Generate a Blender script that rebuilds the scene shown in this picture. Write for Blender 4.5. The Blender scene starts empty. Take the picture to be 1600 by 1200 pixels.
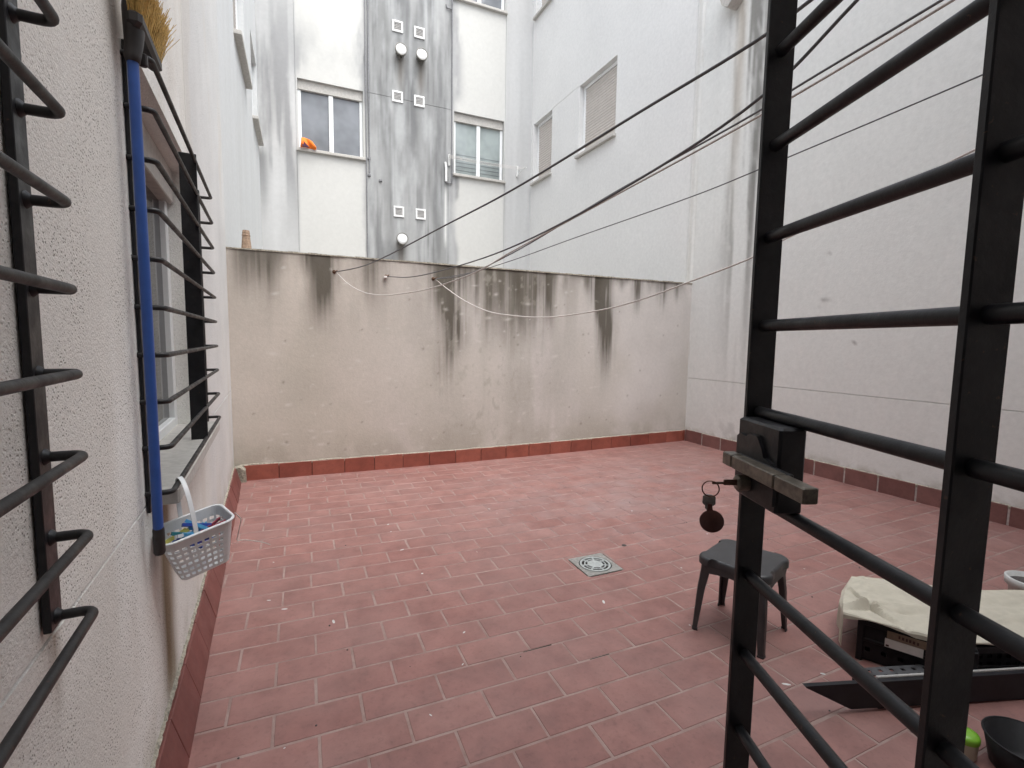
import bpy, math, random
import numpy as np
from mathutils import Vector, Matrix

# ------------------------------------------------------------------ camera, sky, sun, exposure
scene = bpy.context.scene
col = scene.collection
H = 1.28                                   # eye height in metres
cam_d = bpy.data.cameras.new('camera'); cam = bpy.data.objects.new('camera', cam_d); col.objects.link(cam)
right = Vector((0.9165, -0.3997, 0.0150)); fwd = Vector((0.3978, 0.9129, -0.0909))
fwd.normalize(); right = (right - fwd * right.dot(fwd)).normalized(); up = right.cross(fwd)
cam.matrix_world = Matrix(((right.x, up.x, -fwd.x, 0), (right.y, up.y, -fwd.y, 0), (right.z, up.z, -fwd.z, H), (0, 0, 0, 1)))
cam_d.sensor_width = 36; cam_d.lens = 754.33 / 1600 * 36; cam_d.clip_start = 0.02; cam_d.clip_end = 500
scene.camera = cam

SUN_EL, SUN_AZ = math.radians(66), math.radians(163)
world = bpy.data.worlds.new('World'); scene.world = world; world.use_nodes = True
wn = world.node_tree.nodes; wl = world.node_tree.links
sky = wn.new('ShaderNodeTexSky'); sky.sky_type = 'NISHITA'; sky.sun_disc = False
sky.sun_elevation = SUN_EL; sky.sun_rotation = SUN_AZ; sky.dust_density = 4.0; sky.air_density = 1.0; sky.ozone_density = 1.0
hs = wn.new('ShaderNodeHueSaturation'); hs.inputs['Saturation'].default_value = 0.36      # overcast: the blue is veiled
wl.new(sky.outputs[0], hs.inputs['Color']); wl.new(hs.outputs[0], wn['Background'].inputs['Color'])
wn['Background'].inputs['Strength'].default_value = 0.15
sun_d = bpy.data.lights.new('sun', 'SUN'); sun_d.energy = 0.95; sun_d.angle = math.radians(70); sun_d.color = (0.94, 1.0, 1.0)
sun = bpy.data.objects.new('sun', sun_d); col.objects.link(sun)
sd = Vector((math.cos(SUN_EL) * math.sin(SUN_AZ), math.cos(SUN_EL) * math.cos(SUN_AZ), math.sin(SUN_EL)))
sun.rotation_euler = sd.to_track_quat('Z', 'Y').to_euler(); sun.location = (1.5, 2, 14)
vs_ = scene.view_settings
vs_.view_transform = 'Standard'; vs_.look = 'None'; vs_.exposure = 1.64; vs_.gamma = 1.0; vs_.use_curve_mapping = False

# ------------------------------------------------------------------ helpers
rnd = random.Random(7)
ORG = {}
def V(*a): return Vector(a)
def org(o): return ORG.get(o.name, Vector((0, 0, 0)))
def tag(o, label=None, cat=None, group=None, kind=None):
    if label: o['label'] = label
    if cat: o['category'] = cat
    if group: o['group'] = group
    if kind: o['kind'] = kind
    return o
def thing(name, loc, label, cat, group=None, kind=None):
    o = bpy.data.objects.new(name, None); col.objects.link(o); o.location = loc; o.empty_display_size = 0.05
    ORG[o.name] = Vector(loc)
    return tag(o, label, cat, group, kind)

class MB:
    """collects shapes in world coordinates and links them as one mesh object"""
    def __init__(self): self.v = []; self.f = []; self.smooth = []
    def add(self, vs, fs, smooth=False):
        n = len(self.v); self.v += [Vector(p) for p in vs]
        self.f += [tuple(i + n for i in f) for f in fs]; self.smooth += [smooth] * len(fs)
        return self
    def obox(self, c, ax, ay, az, sx, sy, sz, bev=0.0):
        c = Vector(c); ax = Vector(ax).normalized(); ay = Vector(ay).normalized(); az = Vector(az).normalized()
        if bev <= 0:
            P = [c + ax * (i * sx / 2) + ay * (j * sy / 2) + az * (k * sz / 2) for k in (-1, 1) for j in (-1, 1) for i in (-1, 1)]
            return self.add(P, [(0, 2, 3, 1), (4, 5, 7, 6), (0, 1, 5, 4), (2, 6, 7, 3), (0, 4, 6, 2), (1, 3, 7, 5)])
        prof = []
        for k, ins in ((-1, bev), (-1, 0), (1, 0), (1, bev)):
            zz = k * sz / 2 + (bev * (1 if k < 0 else -1) if ins == 0 else 0)
            ring = []
            hx, hy, b = sx / 2 - ins, sy / 2 - ins, bev
            for (x, y) in ((hx - b, -hy), (hx, -hy + b), (hx, hy - b), (hx - b, hy), (-hx + b, hy), (-hx, hy - b), (-hx, -hy + b), (-hx + b, -hy)):
                ring.append(c + ax * x + ay * y + az * zz)
            prof.append(ring)
        vs = [p for r in prof for p in r]; fs = []
        for r in range(3):
            for i in range(8):
                j = (i + 1) % 8; fs.append((r * 8 + i, r * 8 + j, r * 8 + 8 + j, r * 8 + 8 + i))
        fs.append(tuple(range(7, -1, -1))); fs.append(tuple(range(24, 32)))
        return self.add(vs, fs)
    def box(self, x0, x1, y0, y1, z0, z1, bev=0.0):
        return self.obox(((x0 + x1) / 2, (y0 + y1) / 2, (z0 + z1) / 2), (1, 0, 0), (0, 1, 0), (0, 0, 1), x1 - x0, y1 - y0, z1 - z0, bev)
    def tube(self, pts, r, n=10, caps=True, smooth=True):
        pts = [Vector(p) for p in pts]; rs = r if isinstance(r, (list, tuple)) else [r] * len(pts)
        rings = []; prev = None
        for i, p in enumerate(pts):
            a = pts[max(i - 1, 0)]; b = pts[min(i + 1, len(pts) - 1)]
            t = (b - a).normalized()
            if prev is None:
                ref = Vector((0, 0, 1)) if abs(t.z) < 0.9 else Vector((1, 0, 0))
                nx = t.cross(ref).normalized()
            else:
                nx = (prev - t * prev.dot(t)).normalized()
            prev = nx; ny = t.cross(nx)
            rings.append([p + (nx * math.cos(2 * math.pi * k / n) + ny * math.sin(2 * math.pi * k / n)) * rs[i] for k in range(n)])
        vs = [q for rg in rings for q in rg]; fs = []
        for i in range(len(pts) - 1):
            for k in range(n):
                j = (k + 1) % n; fs.append((i * n + k, i * n + j, (i + 1) * n + j, (i + 1) * n + k))
        self.add(vs, fs, smooth)
        if caps:
            m = len(pts) - 1
            self.add(rings[0], [tuple(range(n - 1, -1, -1))]); self.add(rings[m], [tuple(range(n))])
        return self
    def lathe(self, c, axis, prof, n=24, smooth=True):
        """prof: list of (radius, height along axis)"""
        c = Vector(c); t = Vector(axis).normalized(); ref = Vector((0, 0, 1)) if abs(t.z) < 0.9 else Vector((1, 0, 0))
        nx = t.cross(ref).normalized(); ny = t.cross(nx)
        vs = [c + t * h + (nx * math.cos(2 * math.pi * k / n) + ny * math.sin(2 * math.pi * k / n)) * r for (r, h) in prof for k in range(n)]
        fs = [(i * n + k, i * n + (k + 1) % n, (i + 1) * n + (k + 1) % n, (i + 1) * n + k) for i in range(len(prof) - 1) for k in range(n)]
        return self.add(vs, fs, smooth)
    def prism(self, poly, d):
        """poly: planar list of points, d: extrusion vector"""
        poly = [Vector(p) for p in poly]; d = Vector(d); n = len(poly)
        vs = poly + [p + d for p in poly]
        fs = [tuple(range(n - 1, -1, -1)), tuple(range(n, 2 * n))] + [(i, (i + 1) % n, n + (i + 1) % n, n + i) for i in range(n)]
        return self.add(vs, fs)
    def build(self, name, mat, parent=None, normals=True):
        me = bpy.data.meshes.new(name); o0 = org(parent) if parent else Vector((0, 0, 0))
        me.from_pydata([tuple(p - o0) for p in self.v], [], self.f); me.update()
        me.polygons.foreach_set('use_smooth', self.smooth)
        if normals:
            import bmesh
            bm = bmesh.new(); bm.from_mesh(me); bmesh.ops.recalc_face_normals(bm, faces=bm.faces); bm.to_mesh(me); bm.free()
        o = bpy.data.objects.new(name, me); col.objects.link(o)
        if mat: me.materials.append(mat)
        if parent: o.parent = parent
        ORG[o.name] = o0
        return o

# ------------------------------------------------------------------ numpy noise
def _h(ix, iy, seed):
    n = (ix.astype(np.int64) * 374761393 + iy.astype(np.int64) * 668265263 + seed * 1442695041) & 0x7fffffff
    n = ((n ^ (n >> 13)) * 1274126177) & 0x7fffffff
    return ((n ^ (n >> 16)) & 0xffff) / 65535.0
def vn(x, y, seed=0):
    ix = np.floor(x); iy = np.floor(y); fx = x - ix; fy = y - iy
    fx = fx * fx * (3 - 2 * fx); fy = fy * fy * (3 - 2 * fy)
    a = _h(ix, iy, seed); b = _h(ix + 1, iy, seed); c = _h(ix, iy + 1, seed); d = _h(ix + 1, iy + 1, seed)
    return (a * (1 - fx) + b * fx) * (1 - fy) + (c * (1 - fx) + d * fx) * fy
def fbm(x, y, seed=0, oc=4):
    s = 0; a = 0.5; t = 0
    for i in range(oc):
        s = s + a * vn(x * 2 ** i, y * 2 ** i, seed + i * 17); t += a; a *= 0.55
    return s / t
def sst(a, b, x):
    t = np.clip((x - a) / (b - a), 0, 1); return t * t * (3 - 2 * t)
def mixc(c, c2, m): return c * (1 - m[..., None]) + np.array(c2) * m[..., None]

# ------------------------------------------------------------------ materials
def new_mat(name):
    m = bpy.data.materials.new(name); m.use_nodes = True
    return m, m.node_tree.nodes, m.node_tree.links, m.node_tree.nodes['Principled BSDF']
def mix_rgb(N, L, fac, a, b, mode='MIX'):
    n = N.new('ShaderNodeMix'); n.data_type = 'RGBA'; n.blend_type = mode
    for sock, v in ((n.inputs[0], fac), (n.inputs[6], a), (n.inputs[7], b)):
        if isinstance(v, (int, float)): sock.default_value = v
        elif isinstance(v, tuple): sock.default_value = (*v, 1) if len(v) == 3 else v
        else: L.new(v, sock)
    return n.outputs[2]
def noise(N, L, scale, detail=4, rough=0.55, vec=None, dim='3D'):
    n = N.new('ShaderNodeTexNoise'); n.inputs['Scale'].default_value = scale; n.inputs['Detail'].default_value = detail; n.inputs['Roughness'].default_value = rough
    if vec is not None: L.new(vec, n.inputs['Vector'])
    return n.outputs['Fac']
def ramp(N, L, fac, stops):
    r = N.new('ShaderNodeValToRGB'); e = r.color_ramp.elements
    while len(e) < len(stops): e.new(0.5)
    for el, (p, c) in zip(e, stops): el.position = p; el.color = (*c, 1) if len(c) == 3 else c
    L.new(fac, r.inputs[0]); return r.outputs[0]
def wpos(N): return N.new('ShaderNodeNewGeometry').outputs['Position']
def bump(N, L, P, h, strength, dist):
    b = N.new('ShaderNodeBump'); b.inputs['Strength'].default_value = strength; b.inputs['Distance'].default_value = dist
    L.new(h, b.inputs['Height']); L.new(b.outputs[0], P.inputs['Normal']); return b

def simple(name, rgb, rough=0.5, metal=0.0, var=0.15, scale=30, bmp=0.0, bdist=0.001, spec=0.5):
    m, N, L, P = new_mat(name); p = wpos(N)
    f = noise(N, L, scale, 3, 0.6, p)
    lo = tuple(c * (1 - var) for c in rgb); hi = tuple(min(1, c * (1 + var)) for c in rgb)
    L.new(ramp(N, L, f, [(0.3, lo), (0.7, hi)]), P.inputs['Base Color'])
    P.inputs['Roughness'].default_value = rough; P.inputs['Metallic'].default_value = metal; P.inputs['Specular IOR Level'].default_value = spec
    if bmp: bump(N, L, P, f, bmp, bdist)
    return m

def wall_mat(name, bscale, bstr, bdist, var=0.06, fine=60, rough=0.9, pits=False):
    m, N, L, P = new_mat(name); p = wpos(N)
    at = N.new('ShaderNodeAttribute'); at.attribute_name = 'Col'
    f1 = noise(N, L, fine, 3, 0.65, p)
    c = mix_rgb(N, L, 1.0, at.outputs['Color'], ramp(N, L, f1, [(0.25, (1 - var * 1.6,) * 3), (0.75, (1 + var,) * 3)]), 'MULTIPLY')
    hgt = noise(N, L, bscale, 3, 0.7, p)
    if pits:
        v = N.new('ShaderNodeTexVoronoi'); v.inputs['Scale'].default_value = bscale * 0.75; L.new(p, v.inputs['Vector'])
        pit = ramp(N, L, v.outputs['Distance'], [(0.10, (0, 0, 0)), (0.34, (1, 1, 1))])
        big = ramp(N, L, noise(N, L, 6, 3, 0.6, p), [(0.40, (0, 0, 0)), (0.62, (1, 1, 1))])
        pm = mix_rgb(N, L, big, pit, (1.0, 1.0, 1.0))
        c = mix_rgb(N, L, 1.0, c, mix_rgb(N, L, pm, (0.80, 0.79, 0.78), (1.0, 1.0, 1.0)), 'MULTIPLY')  # shade inside the pits is painted into the colour too
        hgt = mix_rgb(N, L, 0.5, hgt, pm)
    L.new(c, P.inputs['Base Color']); P.inputs['Roughness'].default_value = rough; P.inputs['Specular IOR Level'].default_value = 0.25
    bump(N, L, P, hgt, bstr, bdist)
    return m

def enamel(name, rgb, rough):
    m, N, L, P = new_mat(name); p = wpos(N)
    c = ramp(N, L, noise(N, L, 35, 3, 0.65, p), [(0.3, tuple(q * 0.7 for q in rgb)), (0.7, tuple(q * 1.5 for q in rgb))])
    fleck = ramp(N, L, noise(N, L, 120, 3, 0.7, p), [(0.66, (0, 0, 0)), (0.72, (1, 1, 1))])
    c = mix_rgb(N, L, fleck, c, (0.055, 0.028, 0.018))
    dust = ramp(N, L, noise(N, L, 14, 4, 0.7, p), [(0.50, (0, 0, 0)), (0.75, (0.5, 0.5, 0.5))])
    c = mix_rgb(N, L, dust, c, (0.032, 0.031, 0.032)); L.new(c, P.inputs['Base Color'])
    L.new(ramp(N, L, noise(N, L, 22, 3, 0.6, p), [(0.3, (rough - 0.12,) * 3), (0.7, (rough + 0.16,) * 3)]), P.inputs['Roughness']); P.inputs['Specular IOR Level'].default_value = 0.4
    bump(N, L, P, noise(N, L, 70, 4, 0.65, p), 0.45, 0.0012)
    return m

M = {}
M['stucco'] = wall_mat('rough_stucco', 170, 0.9, 0.006, 0.07, 90, 0.95, pits=True)
M['plaster'] = wall_mat('smooth_plaster', 45, 0.35, 0.004, 0.045, 25)
M['lowwall'] = wall_mat('stained_render', 60, 0.4, 0.004, 0.04, 30)
M['facade'] = wall_mat('painted_facade', 40, 0.25, 0.004, 0.03, 15)
M['black'] = enamel('black_enamel_paint', (0.008, 0.008, 0.010), 0.44)
M['rustblack'] = enamel('weathered_black_paint', (0.014, 0.013, 0.013), 0.5)
M['greybolt'] = simple('dull_steel', (0.135, 0.115, 0.09), 0.42, 0.2, 0.5, 90)
M['steel'] = simple('worn_nickel', (0.34, 0.32, 0.30), 0.4, 0.2, 0.3, 120)
M['ring'] = simple('copper_ring_metal', (0.17, 0.10, 0.075), 0.35, 0.9, 0.3, 120)
M['fob'] = simple('dark_red_leather', (0.090, 0.034, 0.027), 0.42, 0, 0.3, 80)
M['blue'] = simple('blue_handle_plastic', (0.024, 0.080, 0.31), 0.4, 0, 0.12, 20)
M['darkplastic'] = simple('dark_broom_plastic', (0.022, 0.018, 0.018), 0.5, 0, 0.2, 40)
M['bristle'] = simple('yellow_bristle', (0.60, 0.40, 0.13), 0.7, 0, 0.3, 140)
M['basket'] = simple('pale_grey_plastic', (0.68, 0.69, 0.70), 0.4, 0, 0.05, 40)
M['stool'] = simple('dark_grey_stool_plastic', (0.030, 0.030, 0.033), 0.44, 0, 0.25, 18, 0.15, 0.0006)
M['crate'] = simple('black_crate_plastic', (0.010, 0.010, 0.012), 0.5, 0, 0.3, 40, spec=0.25)
M['board'] = simple('black_shelf_plastic', (0.012, 0.012, 0.015), 0.5, 0, 0.3, 15, spec=0.25)
M['greytray'] = simple('dusty_dark_plastic', (0.065, 0.065, 0.07), 0.55, 0, 0.35, 30)
M['card'] = simple('white_label_card', (0.55, 0.50, 0.47), 0.7, 0, 0.06, 60)
M['brown'] = simple('brown_label_card', (0.17, 0.11, 0.075), 0.7, 0, 0.15, 60)
M['ink'] = simple('dark_red_ink', (0.05, 0.014, 0.012), 0.7)
M['sheet'] = simple('cream_canvas_sheet', (0.46, 0.425, 0.35), 0.85, 0, 0.07, 25, 0.4, 0.002)
M['lime'] = simple('lime_green_plastic', (0.17, 0.38, 0.03), 0.35, 0, 0.1, 20)
M['beige'] = simple('beige_plastic', (0.34, 0.32, 0.25), 0.5, 0, 0.1, 20)
M['pot'] = simple('pale_grey_pot', (0.50, 0.50, 0.49), 0.6, 0, 0.1, 30)
M['soil'] = simple('dark_soil', (0.06, 0.052, 0.05), 0.95, 0, 0.4, 120, 0.6, 0.004)
M['rope'] = simple('grey_plastic_line', (0.11, 0.11, 0.115), 0.55, 0, 0.2, 200)
M['ropepale'] = simple('pale_clothes_line', (0.62, 0.58, 0.55), 0.6, 0, 0.15, 200)
M['hook'] = simple('rusty_hook', (0.11, 0.055, 0.03), 0.8, 0.3, 0.5, 200)
M['alu'] = simple('white_window_frame', (0.80, 0.81, 0.81), 0.4, 0, 0.03, 30)
M['sillm'] = simple('concrete_sill', (0.47, 0.45, 0.42), 0.85, 0, 0.12, 35, 0.3, 0.002)
M['shutter'] = simple('cream_roller_shutter', (0.56, 0.52, 0.485), 0.55, 0, 0.05, 12)
M['pipe'] = simple('grey_conduit', (0.20, 0.20, 0.21), 0.6, 0, 0.2, 40)
M['vent'] = simple('white_vent_plastic', (0.78, 0.78, 0.77), 0.5, 0, 0.04, 60)
M['capwhite'] = simple('white_enamel', (0.84, 0.84, 0.84), 0.5, 0, 0.02, 30)
M['ventgrille'] = simple('grey_vent_mesh', (0.36, 0.35, 0.34), 0.7, 0, 0.2, 200)
M['flue'] = simple('stained_flue_metal', (0.20, 0.19, 0.17), 0.5, 0.3, 0.35, 60)
M['orange'] = simple('orange_cloth', (0.85, 0.20, 0.02), 0.8, 0, 0.1, 40)
M['navy'] = simple('dark_purple_cloth', (0.06, 0.02, 0.05), 0.8)
M['clay'] = simple('weathered_clay', (0.30, 0.21, 0.15), 0.9, 0, 0.3, 60, 0.4, 0.003)
M['mortar'] = simple('mossy_mortar', (0.30, 0.275, 0.225), 0.95, 0, 0.45, 70, 0.7, 0.006)
M['dark'] = simple('dark_gap', (0.016, 0.013, 0.012), 0.9)
M['palejoint'] = simple('pale_joint', (0.44, 0.38, 0.36), 0.9, 0, 0.2, 40)
M['redjoint'] = simple('dark_red_joint', (0.09, 0.040, 0.030), 0.9)
M['interior'] = simple('dim_interior', (0.25, 0.23, 0.21), 0.9)
M['ground'] = simple('concrete_ground', (0.34, 0.31, 0.29), 0.9, 0, 0.15, 4)
M['drain'] = simple('stainless_drain', (0.40, 0.43, 0.43), 0.38, 0.2, 0.15, 60)
M['drainedge'] = simple('dull_drain_frame', (0.26, 0.255, 0.24), 0.55, 0.2, 0.25, 60)
def glass(name, rgb):
    m, N, L, P = new_mat(name); p = wpos(N)
    L.new(ramp(N, L, noise(N, L, 1.6, 3, 0.6, p), [(0.35, tuple(c * 0.62 for c in rgb)), (0.65, tuple(c * 1.1 for c in rgb))]), P.inputs['Base Color'])  # soft noise blocks paint reflections into the pane colour
    P.inputs['Roughness'].default_value = 0.06; P.inputs['IOR'].default_value = 1.5
    return m
M['glass'] = glass('grey_window_glass', (0.19, 0.20, 0.215)); M['glassg'] = glass('greenish_window_glass', (0.31, 0.35, 0.345)); M['glassd'] = glass('dark_window_glass', (0.012, 0.013, 0.018))

def tile_mat(name, a, b, dusty, rough=0.55):
    """fired clay tile: colour from tile to tile, blotches, and a patch of pale limescale"""
    m, N, L, P = new_mat(name); p = wpos(N)
    gi = N.new('ShaderNodeNewGeometry').outputs['Random Per Island']; oi = N.new('ShaderNodeObjectInfo').outputs['Random']
    ad = N.new('ShaderNodeMath'); ad.operation = 'ADD'; L.new(gi, ad.inputs[0]); L.new(oi, ad.inputs[1])
    fr = N.new('ShaderNodeMath'); fr.operation = 'FRACT'; L.new(ad.outputs[0], fr.inputs[0])
    c = ramp(N, L, fr.outputs[0], [(0.0, a), (1.0, b)])
    bl = ramp(N, L, noise(N, L, 7, 5, 0.65, p), [(0.35, (0.80, 0.78, 0.78)), (0.65, (1.10, 1.10, 1.10))])
    c = mix_rgb(N, L, 1.0, c, bl, 'MULTIPLY')
    sp = ramp(N, L, noise(N, L, 60, 3, 0.7, p), [(0.30, (0.75, 0.75, 0.75)), (0.46, (1, 1, 1))])
    c = mix_rgb(N, L, 0.7, c, sp, 'MULTIPLY')
    if dusty:
        mp = N.new('ShaderNodeMapping'); L.new(p, mp.inputs['Vector']); mp.inputs['Location'].default_value = (-2.5 / 2.1, -3.15 / 1.25, 0); mp.inputs['Scale'].default_value = (1 / 2.1, 1 / 1.25, 0)
        ln = N.new('ShaderNodeVectorMath'); ln.operation = 'LENGTH'; L.new(mp.outputs[0], ln.inputs[0])
        area = ramp(N, L, ln.outputs['Value'], [(0.25, (1, 1, 1)), (1.15, (0, 0, 0))])
        dn = ramp(N, L, noise(N, L, 3.2, 6, 0.68, p), [(0.42, (0, 0, 0)), (0.72, (0.65, 0.65, 0.65))])
        c = mix_rgb(N, L, mix_rgb(N, L, 1.0, area, dn, 'MULTIPLY'), c, (0.25, 0.20, 0.198))
        film = ramp(N, L, noise(N, L, 1.4, 5, 0.6, p), [(0.40, (0, 0, 0)), (0.72, (0.30, 0.30, 0.30))])
        c = mix_rgb(N, L, film, c, (0.265, 0.19, 0.18))
    L.new(c, P.inputs['Base Color'])
    rr = ramp(N, L, noise(N, L, 5, 4, 0.6, p), [(0.3, (rough - 0.12,) * 3), (0.7, (rough + 0.15,) * 3)]); L.new(rr, P.inputs['Roughness'])
    bump(N, L, P, noise(N, L, 90, 3, 0.6, p), 0.18, 0.002)
    return m
M['tile'] = tile_mat('pinkish_red_floor_tile', (0.230, 0.107, 0.094), (0.262, 0.129, 0.113), True)
M['skirt_red'] = tile_mat('bright_red_skirting_tile', (0.20, 0.050, 0.034), (0.285, 0.084, 0.058), False, 0.5)
M['skirt_dull'] = tile_mat('dull_red_skirting_tile', (0.175, 0.075, 0.067), (0.22, 0.105, 0.095), False, 0.5)
M['skirt_dark'] = tile_mat('dark_red_skirting_tile', (0.165, 0.055, 0.048), (0.20, 0.070, 0.060), False, 0.45)
def grout_mat():
    m, N, L, P = new_mat('pale_grout'); p = wpos(N)
    mp = N.new('ShaderNodeMapping'); L.new(p, mp.inputs['Vector']); mp.inputs['Location'].default_value = (-2.6 / 2.0, -3.2 / 1.3, 0); mp.inputs['Scale'].default_value = (1 / 2.0, 1 / 1.3, 0)
    ln = N.new('ShaderNodeVectorMath'); ln.operation = 'LENGTH'; L.new(mp.outputs[0], ln.inputs[0])
    area = ramp(N, L, ln.outputs['Value'], [(0.55, (1, 1, 1)), (1.25, (0, 0, 0))])
    base = ramp(N, L, noise(N, L, 9, 5, 0.7, p), [(0.28, (0.20, 0.125, 0.11)), (0.52, (0.280, 0.195, 0.175)), (0.78, (0.345, 0.262, 0.237))])
    worn = ramp(N, L, noise(N, L, 14, 5, 0.7, p), [(0.42, (0.20, 0.125, 0.118)), (0.70, (0.34, 0.26, 0.24))])
    L.new(mix_rgb(N, L, area, base, worn), P.inputs['Base Color']); P.inputs['Roughness'].default_value = 0.9
    bump(N, L, P, noise(N, L, 120, 4, 0.6, p), 0.4, 0.003)
    return m
M['grout'] = grout_mat()

# ------------------------------------------------------------------ walls as real sheets with openings, reveals and grooves
def lines(a, b, step, extra):
    ls = list(np.arange(a, b, step)) + [b]
    ls += [e for e in extra if a < e < b]
    ls = sorted(ls); out = [ls[0]]
    for x in ls[1:]:
        if x - out[-1] > 1e-5: out.append(x)
    return np.array(out)
def wall_sheet(name, parent, mat, O, u, n, u0, u1, z0, z1, su, sz, colfn, holes=(), depth=0.14, grooves_z=(), grooves_u=(), disp=None, thick=0.25, cap=True, zfine=None):
    """grooves_z: (z, ua, ub); grooves_u: (u, za, zb)"""
    O = np.array(O, float); u = np.array(u, float); n = np.array(n, float); gw = 0.004
    eu = [q for (a, b, c, d) in holes for q in (a, b)] + [q + k for (q, a, b) in grooves_u for k in (-gw, -gw * 0.3, gw * 0.3, gw)]
    ez = [q for (a, b, c, d) in holes for q in (c, d)] + [q + k for (q, a, b) in grooves_z for k in (-gw, -gw * 0.3, gw * 0.3, gw)]
    US = lines(u0, u1, su, eu)
    ZS = lines(z0, z1, sz, ez) if zfine is None else np.unique(np.round(np.concatenate([lines(z0, zfine, sz, ez), lines(zfine, z1, sz * 3, ez)]), 6))
    UU, ZZ = np.meshgrid(US, ZS); D = np.zeros_like(UU)
    for (q, a, b) in grooves_z: D = np.where((np.abs(ZZ - q) < gw * 0.5) & (UU >= a) & (UU <= b), -0.008, D)
    for (q, a, b) in grooves_u: D = np.where((np.abs(UU - q) < gw * 0.5) & (ZZ >= a) & (ZZ <= b), -0.008, D)
    if disp is not None: D = D + disp(UU, ZZ)
    for (a, b, c, d) in holes: D = np.where((UU >= a - 1e-6) & (UU <= b + 1e-6) & (ZZ >= c - 1e-6) & (ZZ <= d + 1e-6), 0, D)
    C = colfn(UU, ZZ)
    for (q, a, b) in grooves_z: C = np.where(((np.abs(ZZ - q) < gw * 0.5) & (UU >= a) & (UU <= b))[..., None], C * 0.92, C)
    Pw = O + UU[..., None] * u + D[..., None] * n; Pw[..., 2] += ZZ
    nz, nu = UU.shape; idx = np.arange(nz * nu).reshape(nz, nu)
    cu = (US[:-1] + US[1:]) / 2; cz = (ZS[:-1] + ZS[1:]) / 2; CU, CZ = np.meshgrid(cu, cz); keep = np.ones(CU.shape, bool)
    for (a, b, c, d) in holes: keep &= ~((CU > a) & (CU < b) & (CZ > c) & (CZ < d))
    q = np.stack([idx[:-1, :-1], idx[:-1, 1:], idx[1:, 1:], idx[1:, :-1]], -1)[keep]
    verts = Pw.reshape(-1, 3); cols = C.reshape(-1, 3)
    ev, ec, ef = [], [], []
    def quad(p, c):
        k = len(verts) + len(ev); ev.extend(p); ec.extend([c] * 4); ef.append((k, k + 1, k + 2, k + 3))
    def W(uu, zz, dd): p = O + uu * u + dd * n; p[2] += zz; return p
    for (a, b, c, d) in holes:
        rc = np.array(colfn(np.array([[a]]), np.array([[d]])))[0, 0] * 0.98
        for (p1, p2) in (((a, c), (a, d)), ((a, d), (b, d)), ((b, d), (b, c)), ((b, c), (a, c))):
            quad([W(*p1, 0), W(*p2, 0), W(*p2, -depth), W(*p1, -depth)], rc)
    mc = cols.mean(0)
    if cap:
        quad([W(u0, z0, -thick), W(u1, z0, -thick), W(u1, z1, -thick), W(u0, z1, -thick)] if not holes else [W(u0, z1, -thick), W(u1, z1, -thick), W(u1, z1, -thick), W(u0, z1, -thick)], mc)
        quad([W(u0, z1, 0), W(u1, z1, 0), W(u1, z1, -thick), W(u0, z1, -thick)], mc)
        for e in (u0, u1): quad([W(e, z0, 0), W(e, z1, 0), W(e, z1, -thick), W(e, z0, -thick)], mc)
        if holes:                                        # the solid behind the openings
            quad([W(u0, z0, -thick), W(u1, z0, -thick), W(u1, z1, -thick), W(u0, z1, -thick)], np.array([0.2, 0.19, 0.18]))
    AV = np.concatenate([verts, np.array(ev).reshape(-1, 3)]) if ev else verts
    AC = np.concatenate([cols, np.array(ec).reshape(-1, 3)]) if ec else cols
    me = bpy.data.meshes.new(name); o0 = np.array(org(parent))
    me.from_pydata((AV - o0).tolist(), [], q.tolist() + ef); me.update()
    at = me.color_attributes.new('Col', 'FLOAT_COLOR', 'POINT')
    at.data.foreach_set('color', np.concatenate([np.clip(AC, 0, 1), np.ones((len(AC), 1))], 1).astype(np.float32).ravel())
    me.materials.append(mat)
    o = bpy.data.objects.new(name, me); col.objects.link(o); o.parent = parent; ORG[o.name] = org(parent)
    return o

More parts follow.
